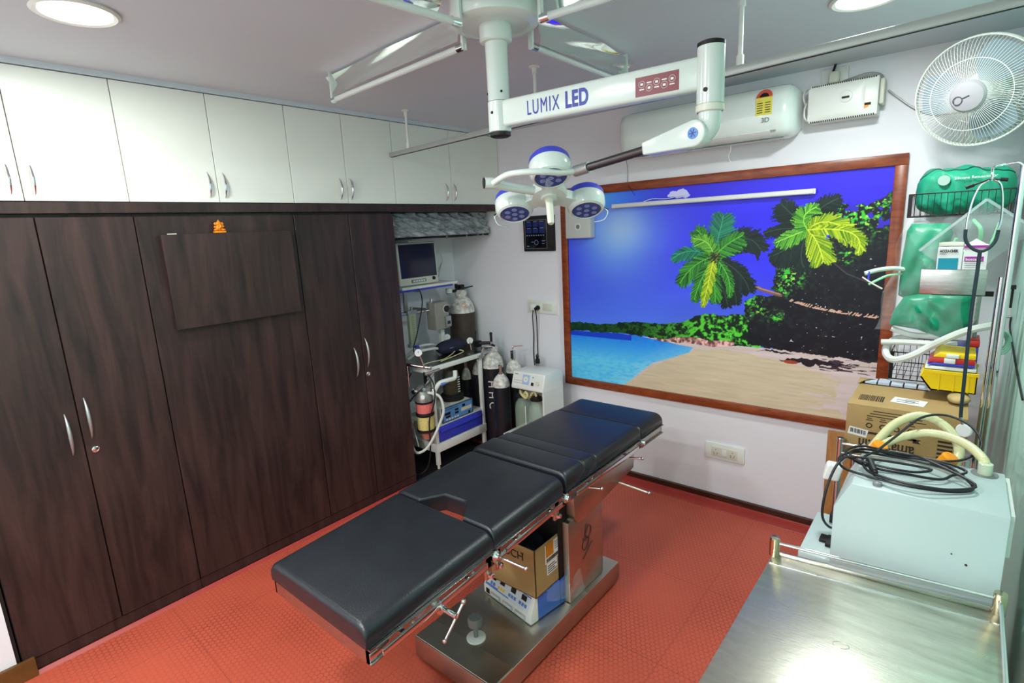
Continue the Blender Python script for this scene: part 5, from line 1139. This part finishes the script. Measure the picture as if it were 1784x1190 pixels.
for (x, y, z), lb in (((2.826, -1.545, 1.06), 'orange connector cap at the left rear edge of the machine'), ((2.995, -1.545, 1.06), 'orange connector cap at the right rear edge of the machine')):
    t = thing('hose_connector', lb, 'hose connector', (x, y, z), 'orange caps behind the machine')
    part(MB().lathe([(.022, 0), (.022, .035), (.018, .04), (.001, .041)], (x, y, z), (.3, -.1, .6), 20), 'cap', M_orange, t)
    part(MB().cyl((x, y, z - .10), (x, y, z + .006), .01, n=12), 'stem', M_whitepl, t)
t = thing('power_plug', 'white plug hanging at the upper left corner of the machine', 'plug', (2.72, -1.55, .98))
part(MB().obox((2.722, -1.58, .985), (.022, .01, -.004), (-.004, .02, 0), (.006, .0, .028)), 'plug_body', M_whitepl, t, bevel=.008, seg=3)
part(MB().tube([(2.735, -1.56, 1.0), (2.76, -1.55, 1.04), (2.80, -1.55, 1.085)], .004, 8), 'lead', M_silver, t)
t = thing('dark_pedal', 'dark foot pedal on the floor left of the pale machine', 'foot pedal', (2.60, -1.35, FL))
part(MB().prism([(2.55, FL), (2.70, FL), (2.70, FL + .06), (2.62, FL + .07), (2.56, FL + .03)], 'y', -1.45, -1.2), 'pedal', M_rubber, t, bevel=.01)

# steel stand with the big carton
t = thing('steel_side_stand', 'stainless steel side stand carrying the large shipping carton', 'stand', (2.87, -.8, FL))
for x, y, h in ((2.665, -1.02, .895), (3.06, -1.02, .895), (2.665, -.56, .84), (3.06, -.56, .84)): part(MB().cyl((x, y, FL), (x, y, h), .0125, n=18).lathe([(.013, 0), (.012, .003), (.001, .004)], (x, y, h), n=18), 'leg', M_chrome, t)
part(MB().box(2.66, 3.065, -1.02, -.56, .815, .828), 'top_shelf', M_steel, t, bevel=.002)
part(MB().cyl((2.665, -1.025, .875), (3.06, -1.025, .875), .006, n=12).cyl((2.665, -1.025, .835), (3.06, -1.025, .835), .005, n=12), 'guard_rail', M_chrome, t)
t = thing('particle_board_panel', 'brown particle board panel leaning upright left of the steel stand', 'board', (2.62, -.52, FL))
part(MB().box(2.545, 2.70, -.535, -.515, FL, .742), 'panel', M_board, t, bevel=.001)
def big_carton():
    x0, x1, y0, y1, z0, z1 = 2.676, 3.055, -1.0, -.575, .829, 1.045
    t = thing('shipping_carton', 'large upside-down amazon.in shipping carton on the steel stand', 'cardboard box', (2.87, -.8, z0))
    part(MB().box(x0, x1, y0, y1, z0, z1), 'carton_body', M_card, t, bevel=.002)
    part(MB().box(x0 + .01, x1 - .13, y1 - .10, y1 - .004, z1, z1 + .002), 'open_gap', M_print, t)
    m = MB()
    for k in range(5): m.box(x0 + .02 + k * .048, x0 + .062 + k * .048, y1 - .09, y1 - .02, z1 - .02, z1 + .010 + .003 * (k % 2))
    part(m, 'packets_inside', mat('packet_blue_white', (196, 208, 226), .3), t)
    part(MB().sheet(lambda u, v: (x0 - .004 + .035 * v * u * 2, y1 - .12 + .10 * u, z1 + .002 + .012 * math.sin(3 * u)), 6, 4, (0, 0, .003)), 'torn_flap', M_card, t)
    m = MB(); rnd = random.Random(8); x = x0 + .028
    while x < x0 + .115:
        w = rnd.choice((.002, .003, .005)); m.box(x, x + w, y0 + .07, y0 + .15, z1, z1 + .0012); x += w + rnd.choice((.002, .003))
    part(m, 'barcode', M_print, t)
    part(MB().obox((x0 + .195, y0 + .125, z1 + .0014), (.055, -.008, 0), (.005, .04, 0), (0, 0, .0006)), 'shipping_label', M_label, t)
    m = MB()
    for k in range(4): m.obox((x0 + .185 + .02 * (k % 2), y0 + .105 + .014 * k, z1 + .0024), (.03 - .008 * (k % 2), -.004, 0), (.0005, .002, 0), (0, 0, .0004))
    part(m, 'label_print', M_print, t)
    # upside-down print on the front face
    lettering('amazon.in', (x0 + .232, y0 - .0012, z0 + .074), (-1, 0, 0), (0, 0, -1), .062, M_print, t, depth=.0005, bold=.001, sx=.74)
    m = MB().box(x0 + .07, x0 + .235, y0 - .0012, y0, z0 + .098, z0 + .107).prism([(x0 + .225, z0 + .09), (x0 + .25, z0 + .09), (x0 + .24, z0 + .098), (x0 + .25, z0 + .106), (x0 + .225, z0 + .106)], 'y', y0 - .0012, y0)
    for k in range(3): m.box(x0 + .07 + .01 * k, x0 + .26 - .012 * k, y0 - .0012, y0, z0 + .172 + k * .011, z0 + .175 + k * .011)
    for k in range(4): m.box(x0 + .068 + k * .045, x0 + .092 + k * .045, y0 - .0012, y0, z0 + .155, z0 + .158).box(x0 + .072 + k * .045, x0 + .088 + k * .045, y0 - .0012, y0, z0 + .163, z0 + .166)
    m.tube([(x0 + .12 + .10 * s, y0 - .0008, z0 + .022 - .01 * math.sin(math.pi * s)) for s in [k / 8 for k in range(9)]], .002, 6, smooth=2)
    part(m, 'printed_marks', M_print, t)
    m = MB()
    for k in range(4): m.tube([(x0 + .08 + k * .045 + .009 * math.cos(a), y0 - .0008, z0 + .134 + .009 * math.sin(a)) for a in [j * math.pi / 6 for j in range(12)]], .0022, 6, closed=True, smooth=0)
    part(m, 'printed_circles', M_print, t)
    part(MB().obox((x0 + .044, y0 - .0014, z0 + .100), (.033, 0, -.004), (0, .0006, 0), (.003, 0, .016)), 'barcode_label', M_label, t)
    m = MB(); rnd = random.Random(3); x = -.026
    while x < .026:
        w = rnd.choice((.001, .002, .003)); m.obox((x0 + .044 + x, y0 - .0024, z0 + .102 - x * .12), (w / 2, 0, 0), (0, .0004, 0), (0, 0, .009)); x += w + .0018
    part(m, 'label_barcode', M_print, t); m = MB()
    for k in range(6): m.box(x0 + .30, x0 + .345, y0 - .0012, y0, z0 + .03 + k * .016, z0 + .038 + k * .016)
    part(m, 'side_barcode', M_print, t)
big_carton()

def wire_basket(x0, x1, y0, y1, z0, z1, label, n=17, ny=7):
    t = thing('wire_basket', label, 'basket', ((x0 + x1) / 2, y1, z0), 'black wire wall baskets')
    rim = MB().tube([(x0, y0, z1), (x1, y0, z1), (x1, y1, z1), (x0, y1, z1)], .0028, 6, closed=True, smooth=0).tube([(x0, y0, z0), (x1, y0, z0), (x1, y1, z0), (x0, y1, z0)], .0028, 6, closed=True, smooth=0)
    part(rim, 'rim', M_black, t)
    m = MB()
    for k in range(n):
        x = x0 + (x1 - x0) * k / (n - 1); m.tube([(x, y0, z1), (x, y0, z0), (x, y1, z0), (x, y1, z1)], .0014, 5, smooth=0)
    for k in range(ny):
        y = y0 + (y1 - y0) * k / (ny - 1); m.tube([(x0, y, z1), (x0, y, z0), (x1, y, z0), (x1, y, z1)], .0014, 5, smooth=0)
    part(m, 'wires', M_black, t)
    part(MB().box(x0 - .004, x0 + .012, y0 - .004, y0 + .002, z0 - .002, z1 + .002), 'corner_strap', M_black, t)
wire_basket(2.775, 3.135, -.38, -.03, 1.772, 1.872, 'upper black wire basket holding the green zipped bag')
wire_basket(2.765, 3.06, -.42, -.05, 1.02, 1.15, 'lower black wire basket behind the yellow bin', 12, 5)
def green_bag():
    t = thing('green_carry_bag', 'shiny green zipped bag lying in the upper wire basket', 'bag', (2.95, -.2, 1.78))
    def fn(u, v):
        a = 2 * math.pi * u; L = v; q = max(0, 1 - abs(2 * L - 1) ** 7) ** .5 if 0 < L < 1 else 0
        ca, sa = math.cos(a), math.sin(a); sq = lambda t: math.copysign(abs(t) ** .55, t)
        x = 2.785 + .355 * L; zz = 1.878 + .098 * q * sq(sa) + .008 * math.sin(5 * L) * (sa > 0); yy = -.215 + .13 * q * sq(ca)
        w = .006 * math.sin(17 * L + 3 * ca) * q + .004 * math.sin(33 * L - 5 * a) * q
        return (x, yy + w, zz + w)
    part(MB().sheet(fn, 56, 56), 'body', M_greenc, t, angle=80)
    part(MB().tube([fn(.36, .05 + .9 * k / 16) for k in range(17)], .0035, 8), 'zip', mat('dark_green', (8, 66, 52), .5), t)
    part(MB().lathe([(.022, 0), (.022, .002)], (2.89, -.352, 1.925), (0, -1, .1), 24), 'printed_badge', mat('badge_grey', (150, 176, 166), .4), t)
    lettering('Silicone Resuscitator', (2.925, -.357, 1.925), (1, 0, 0), (0, .05, 1), .017, M_label, t, depth=.0006)
green_bag()
def clear_bag_green():
    t = thing('bagged_green_bag', 'green bag inside crumpled clear plastic below the upper basket', 'bag', (2.86, -.5, 1.5))
    def pillow(poly, yc, th, name):
        n = len(poly); cx = sum(p[0] for p in poly) / n; cz = sum(p[1] for p in poly) / n; mb = MB(); K = 9; P = []
        ring = []
        for i in range(n):
            a, b = poly[i], poly[(i + 1) % n]
            for k in range(6): ring.append((a[0] + (b[0] - a[0]) * k / 6, a[1] + (b[1] - a[1]) * k / 6))
        m_ = len(ring)
        for sgn in (-1, 1):
            vs = []; fs = []
            for r in range(K + 1):
                q = 1 - r / K
                for (x, z) in ring:
                    X, Z = cx + (x - cx) * q, cz + (z - cz) * q; h = th * (1 - q ** 4) ** .5
                    h += .010 * math.sin(31 * X * 3 + 17 * Z) * math.sin(23 * Z * 2.2 + 9 * X) * (1 - q) ** .5 + .006 * math.sin(70 * (X + Z)) * (1 - q)
                    vs.append((X, yc + sgn * h, Z))
            for r in range(K):
                for i in range(m_): fs.append((r * m_ + i, r * m_ + (i + 1) % m_, (r + 1) * m_ + (i + 1) % m_, (r + 1) * m_ + i))
            mb.add(vs, fs)
        part(mb, name, M_green, t, angle=80)
    pillow([(2.785, 1.715), (2.80, 1.745), (2.93, 1.742), (2.945, 1.70), (2.925, 1.58), (2.90, 1.44), (2.83, 1.40), (2.775, 1.43), (2.775, 1.58)], -.50, .05, 'upper_bag')
    pillow([(2.80, 1.43), (2.90, 1.455), (3.035, 1.455), (3.04, 1.33), (3.015, 1.275), (2.96, 1.245), (2.86, 1.285), (2.755, 1.30), (2.765, 1.36)], -.54, .045, 'lower_bag')
    def film(u, v):
        x = 2.752 + .21 * u - .045 * (1 - v) * (1 - u) + .03 * v + .05 * (1 - v) * u; z = 1.285 + .475 * v - .05 * u * (1 - v)
        return (x + .008 * math.sin(14 * v), -.60 - .012 * math.sin(6 * u + 9 * v) - .008 * math.sin(19 * u - 13 * v), z + .01 * math.sin(11 * u))
    part(MB().sheet(film, 40, 48, (0, .001, 0)), 'plastic_sleeve', M_film, t, angle=80)
clear_bag_green()
def zip_bag():
    t = thing('clear_zip_bag', 'clear zip bag with green mask tubing behind the small boxes', 'bag', (3.0, -.72, 1.65))
    O = Vector((3.035, -.70, 1.83)); a = Vector((-.19, .0, -.19)); b = Vector((.15, .02, -.12))
    f = lambda u, v: O + a * u + b * v + Vector((0, .012 * math.sin(9 * u + 4 * v), 0))
    part(MB().sheet(f, 16, 14, (0, .001, 0)), 'front_film', M_film, t)
    part(MB().sheet(lambda u, v: f(u, v) + Vector((0, .035, 0)), 16, 14, (0, .001, 0)), 'rear_film', M_film, t)
    m = MB().obox(O + a * .5, a * .5, Vector((0, .002, 0)), a.cross(Vector((0, 1, 0))).normalized() * .005).obox(O + b * .5 + Vector((0, 0, 0)), b * .5, Vector((0, .002, 0)), b.cross(Vector((0, 1, 0))).normalized() * .005)
    part(m, 'zip_seal', mat('seal_white', (206, 220, 224), .2, alpha=.35), t)
    m = MB()
    m.tube([f(.3, .15) + Vector((0, .018, 0)), f(.35, .4) + Vector((0, .018, 0)), f(.55, .6) + Vector((0, .018, 0)), f(.8, .45) + Vector((0, .018, 0)), f(.6, .25) + Vector((0, .018, 0))], .007, 10)
    m.tube([f(.15, .5) + Vector((0, .018, 0)), f(.45, .75) + Vector((0, .018, 0)), f(.75, .85) + Vector((0, .018, 0))], .006, 10)
    part(m, 'mask_tubing', M_greentube, t)
zip_bag()
t = thing('steel_wall_tray', 'brushed steel tray holder with two small medicine boxes', 'holder', (2.96, -.78, 1.47))
part(MB().box(2.862, 3.062, -.803, -.798, 1.474, 1.573).box(2.862, 3.062, -.803, -.70, 1.474, 1.479).box(2.862, 2.867, -.80, -.70, 1.474, 1.54).box(3.057, 3.062, -.80, -.70, 1.474, 1.54), 'tray', M_steel, t, bevel=.003)
part(MB().box(2.90, 3.09, -.70, -.695, 1.46, 1.48), 'bracket', M_black, t)
def med_box(x0, x1, y0, y1, z0, z1, label, kind):
    t = thing('medicine_box', label, 'box', ((x0 + x1) / 2, (y0 + y1) / 2, z0))
    part(MB().box(x0, x1, y0, y1, z0, z1), 'carton_body', M_label, t, bevel=.001, seg=1)
    if kind == 1:
        part(MB().sheet(lambda u, v: (x0 + (x1 - x0) * u, y1 - .01 - .05 * v * .3, z1 + .018 * v + .003 * math.sin(3 * u)), 4, 4, (0, .001, 0)), 'open_flap', M_cream, t)
        lettering('ACCU-CHEK', (x0 + .006, y0 - .0012, z1 - .017), (1, 0, 0), (0, 0, 1), .013, M_print, t, depth=.0003, sx=.74, bold=.0007)
        lettering('Active', (x0 + .006, y0 - .0012, z1 - .025), (1, 0, 0), (0, 0, 1), .007, M_print, t, depth=.0003)
        part(MB().box(x0 + .004, x0 + .064, y0 - .001, y0, z0 + .05, z0 + .136), 'teal_panel', M_teal, t)
    else:
        part(MB().prism([(x0 + .004, z1), (x1 - .004, z1), ((x0 + x1) / 2 - .002, z1 + .022)], 'y', y1 - .02, y1 - .018), 'open_flap', M_label, t)
        part(MB().box(x0, x1, y0 - .001, y0, z1 - .011, z1 - .001).box(x0, x1, y0 - .001, y0, z1 - .015, z1 - .0135).box(x0 + .004, x1 - .010, y0 - .001, y0, z1 - .062, z1 - .043), 'magenta_band', M_purple, t)
        lettering('boscane', (x0 + .007, y0 - .0014, z1 - .058), (1, 0, 0), (0, 0, 1), .014, M_label, t, depth=.0003, bold=.0003)
        m = MB()
        for k in range(3): m.box(x0 + .006, x0 + .05 - .006 * (k == 0), y0 - .0007, y0, z1 - .07 - k * .007, z1 - .0685 - k * .007)
        part(m, 'print_lines', M_grey, t)
med_box(2.908, 2.983, -.795, -.73, 1.4795, 1.655, 'ACCU-CHEK carton with teal panel in the steel tray', 1)
med_box(2.986, 3.055, -.795, -.74, 1.4795, 1.664, 'white medicine box with magenta bands in the steel tray', 2)
t = thing('folded_leaflet', 'bent paper leaflet sticking out left of the small boxes', 'paper', (2.885, -.77, 1.55))
part(MB().sheet(lambda u, v: (2.872 + .035 * u, -.775 - .01 * math.sin(3 * u), 1.53 + .075 * v * (.5 + .5 * u) + .01 * u), 6, 6, (0, .001, 0)), 'sheet', M_film, t)
def rack_post():
    t = thing('steel_rack', 'tall chrome rack post with hook arm by the green wall', 'rack', (3.1, -.85, FL))
    part(MB().cyl((3.088, -.86, FL), (3.10, -.84, 1.55), .010, n=16), 'post', M_chrome, t)
    part(MB().cyl((3.112, -.87, FL), (3.118, -.86, 1.935), .010, n=16), 'post', M_chrome, t)
    part(MB().cyl((3.04, -.52, FL), (3.045, -.52, 1.46), .016, n=16), 'post', M_steel, t)
    part(MB().tube([(3.118, -.86, 1.93), (3.10, -.862, 1.945), (3.06, -.866, 1.942), (3.04, -.92, 1.935), (3.034, -1.0, 1.925), (3.034, -1.035, 1.905), (3.034, -1.04, 1.885)], .004, 10), 'hook_arm', M_chrome, t)
    part(MB().box(3.02, 3.06, -.54, -.50, FL, FL + .02).box(3.07, 3.13, -.89, -.84, FL, FL + .02), 'foot', M_black, t)
    part(MB().box(3.155, 3.163, -.42, -.40, 1.38, 1.47).box(3.150, 3.168, -.43, -.39, 1.46, 1.475), 'black_clip', M_black, t)
    part(MB().box(3.12, 3.126, -.50, -.47, 1.02, 1.16), 'black_clip', M_black, t)
rack_post()
def stethoscope():
    y = -1.045; t = thing('stethoscope', 'stethoscope hanging by its chrome ear tubes from the rack hook', 'stethoscope', (3.032, y, 1.9))
    cx = 3.033
    part(MB().tube([(cx - .006, y, 1.888), (cx - .026, y, 1.872), (cx - .040, y, 1.83), (cx - .048, y, 1.77), (cx - .049, y, 1.735), (cx - .047, y, 1.71)], .0032, 10).tube([(cx + .006, y, 1.888), (cx + .024, y, 1.872), (cx + .033, y, 1.83), (cx + .037, y, 1.77), (cx + .035, y, 1.74), (cx + .030, y, 1.715)], .0032, 10), 'ear_tubes', M_chrome, t)
    part(MB().cyl((cx - .005, y, 1.89), (cx - .042, y - .01, 1.875), .003, n=8).cyl((cx - .042, y - .01, 1.875), (cx - .062, y - .014, 1.867), .006, n=12).cyl((cx + .005, y, 1.89), (cx + .03, y - .01, 1.886), .003, n=8).cyl((cx + .022, y - .01, 1.887), (cx + .042, y - .012, 1.884), .006, n=12), 'ear_tips', M_rubber, t)
    part(MB().tube([(cx - .050, y, 1.73), (cx - .047, y, 1.695), (cx - .03, y, 1.668), (cx - .006, y, 1.655), (cx + .015, y, 1.665), (cx + .03, y, 1.69), (cx + .034, y, 1.725)], .0055, 12).tube([(cx - .006, y, 1.656), (cx - .006, y, 1.60), (cx - .008, y, 1.45), (cx - .006, y, 1.30), (cx - .004, y, 1.18), (cx - .002, y, 1.075), (cx + .002, y - .003, 1.055)], .0058, 12), 'tubing', mat('dark_teal_tube', (34, 52, 62), .4), t)
    part(MB().lathe([(.022, -.006), (.024, -.004), (.024, .004), (.021, .007), (.001, .0072)], (cx + .012, y - .006, 1.018), (-.35, -.9, .1), 28), 'chest_piece', M_label, t)
    part(MB().cyl((cx, y - .003, 1.065), (cx + .008, y - .004, 1.036), .005, n=12), 'stem', M_chrome, t)
stethoscope()
def bin_yellow():
    x0, x1, y0, y1, z0, z1 = 2.895, 3.072, -.80, -.62, 1.088, 1.168
    t = thing('yellow_bin', 'yellow plastic open-front bin filled with coloured folders', 'storage bin', (2.98, -.7, z0))
    m = MB().box(x0 + .03, x1, y0, y1, z0, z0 + .004); w = .004
    sd = [(x0 + .035, z0), (x1, z0), (x1, z1), (x0 + .012, z1), (x0, z0 + .05), (x0 + .01, z0 + .035)]
    m.prism(sd, 'y', y0, y0 + w).prism(sd, 'y', y1 - w, y1).box(x1 - w, x1, y0, y1, z0, z1)
    m.prism([(x0 + .035, z0), (x0 + .01, z0 + .035), (x0, z0 + .05), (x0 + .006, z0 + .052), (x0 + .016, z0 + .036), (x0 + .04, z0 + .004)], 'y', y0, y1)
    part(m, 'bin_shell', M_yellow, t)
    part(MB().box(x0 + .008, x1 + .004, y0 - .006, y0 + .004, z1 - .010, z1 + .002), 'rim', M_yellow, t); part(MB().box(x0 + .008, x1 + .004, y1 - .004, y1 + .006, z1 - .010, z1 + .002), 'rim', M_yellow, t); m = MB()
    for k in range(3): part(MB().box(x0 + .06 + k * .045, x0 + .064 + k * .045, y0 - .003, y0, z0 + .002, z1 - .01), 'rib', M_yellow, t)
    def item(name, label, cat, a, b_, c_, d_, m_, dx=0):
        tt = thing(name, label, cat, (2.98, -.7, a)); part(MB().prism([(b_ + dx, a), (c_, a), (c_, d_), (b_ + dx + .02, d_)], 'y', y0 + .008, y1 - .01), 'body', m_, tt, bevel=.002); return tt
    item('folder', 'green folder lying lowest in the yellow bin', 'folder', z0 + .045, 2.925, 3.062, z0 + .082, mat('folder_green', (30, 120, 60), .4))
    tt = item('plastic_case', 'clear white-rimmed plastic case on top of the green folder', 'case', z0 + .084, 2.905, 3.066, z0 + .097, M_whitepl)
    part(MB().box(2.94, 3.05, y0 + .02, y1 - .02, z0 + .097, z0 + .101), 'tinted_lid', mat('smoke_lid', (90, 110, 110), .1, alpha=.7), tt)
    item('folder', 'purple-blue folder just above the clear case', 'folder', z0 + .102, 2.912, 3.060, z0 + .112, M_blue)
    tt = item('folder', 'red folder above the purple-blue one', 'folder', z0 + .1125, 2.915, 3.060, z0 + .134, M_red)
    part(MB().box(2.965, 3.0, y0 - .002, y0 + .008, z0 + .114, z0 + .134), 'clasp', M_whitepl, tt, bevel=.002)
    tt = item('folder', 'yellow folder topmost of the stack in the yellow bin', 'folder', z0 + .1345, 2.93, 3.060, z0 + .154, M_yellow)
    part(MB().box(2.97, 3.01, y0 - .002, y0 + .008, z0 + .136, z0 + .152), 'clasp', M_whitepl, tt, bevel=.002)
    part(MB().box(3.055, 3.064, -.61, -.59, z0 - .02, z1), 'hanger', M_black, t)
bin_yellow()
t = thing('storage_box', 'royal blue box with red top edge behind the folder stack', 'box', (3.0, -.55, 1.2))
part(MB().box(2.975, 3.07, -.60, -.45, 1.155, 1.235), 'body', M_blue, t, bevel=.003)
part(MB().box(3.03, 3.072, -.602, -.45, 1.238, 1.262), 'red_lid', M_red, t, bevel=.002)
t = thing('rolled_cloth', 'beige cloth bundle tucked under the yellow bin', 'cloth', (3.05, -.75, 1.047))
part(MB().sheet(lambda u, v: (3.02 + .038 * math.sin(math.pi * v) * math.cos(6.283 * u) * (1 + .15 * math.sin(9 * u)), -.80 + .05 * math.sin(math.pi * v) * math.sin(6.283 * u), 1.046 + .036 * (1 - math.cos(math.pi * v)) / 1.0 * .55), 24, 14), 'bundle', mat('beige_cloth', (178, 156, 108), .8, noise=.25, scale=20), t)
wall_cable('white_tubing', [(3.12, -.56, 1.33), (3.02, -.60, 1.30), (2.93, -.63, 1.245), (2.86, -.64, 1.19), (2.80, -.63, 1.16), (2.765, -.60, 1.165), (2.755, -.56, 1.20), (2.79, -.52, 1.235), (2.86, -.50, 1.235)], .0155, M_hosew, 'thick white tube curling back below the bagged green bag')
wall_cable('white_tubing', [(2.735, -.58, 1.225), (2.82, -.58, 1.232), (2.92, -.59, 1.235), (3.0, -.58, 1.24)], .0125, M_hosew, 'straight white tube end pointing left below the green bag')
wall_cable('white_tubing', [(2.765, -.55, 1.285), (2.84, -.55, 1.262), (2.92, -.55, 1.262), (2.98, -.54, 1.265)], .0125, M_hosew, 'upper white tube lying directly under the clear sleeve')
wall_cable('green_tubing', [(2.82, -.52, 1.54), (2.76, -.55, 1.555), (2.70, -.58, 1.55), (2.652, -.60, 1.535)], .0095, mat('pale_mint_tube', (196, 228, 206), .3), 'thick pale mint tube sticking out left over the mural')
wall_cable('green_tubing', [(2.80, -.52, 1.53), (2.74, -.56, 1.525), (2.70, -.59, 1.505), (2.672, -.61, 1.488)], .0055, M_greentube, 'thin bright green tube below the mint tube')
wall_cable('white_stick', [(2.645, -.61, 1.52), (2.68, -.61, 1.495), (2.722, -.60, 1.468)], .0035, M_cream, 'thin cream stick crossing the green tube ends')
tag(MB().cyl((2.668, -.60, 1.545), (2.668, -.605, 1.50), .004, n=8).build('blue_tie', M_blue), 'small blue tie around the mint tube end', 'tie')
t = thing('coiled_tubing', 'small coil of pale green tubing near the green wall', 'tubing', (3.15, -.45, 1.24))
m = MB()
for k in range(4): m.tube([(3.145 + (.03 - .005 * k) * math.cos(a), -.45 + .008 * k, 1.235 + (.05 - .008 * k) * math.sin(a)) for a in [j * math.pi / 8 for j in range(16)]], .004, 8, closed=True, smooth=0)
part(m, 'coil', mat('mint_clear', (140, 205, 175), .15, alpha=.7), t)
wall_cable('power_cable', [(3.183, -.14, 1.30), (3.178, -.20, 1.30), (3.176, -.26, 1.27), (3.177, -.45, 1.24), (3.178, -.8, 1.20), (3.18, -1.1, 1.17)], .0035, M_rubber, 'black cord pinned along the green wall')
tag(MB().cyl((3.184, -.14, 1.30), (3.15, -.14, 1.30), .006, n=12).ball((3.148, -.14, 1.30), .009, 12).build('wall_hook', M_chrome), 'small chrome knob hook on the green wall', 'hook')
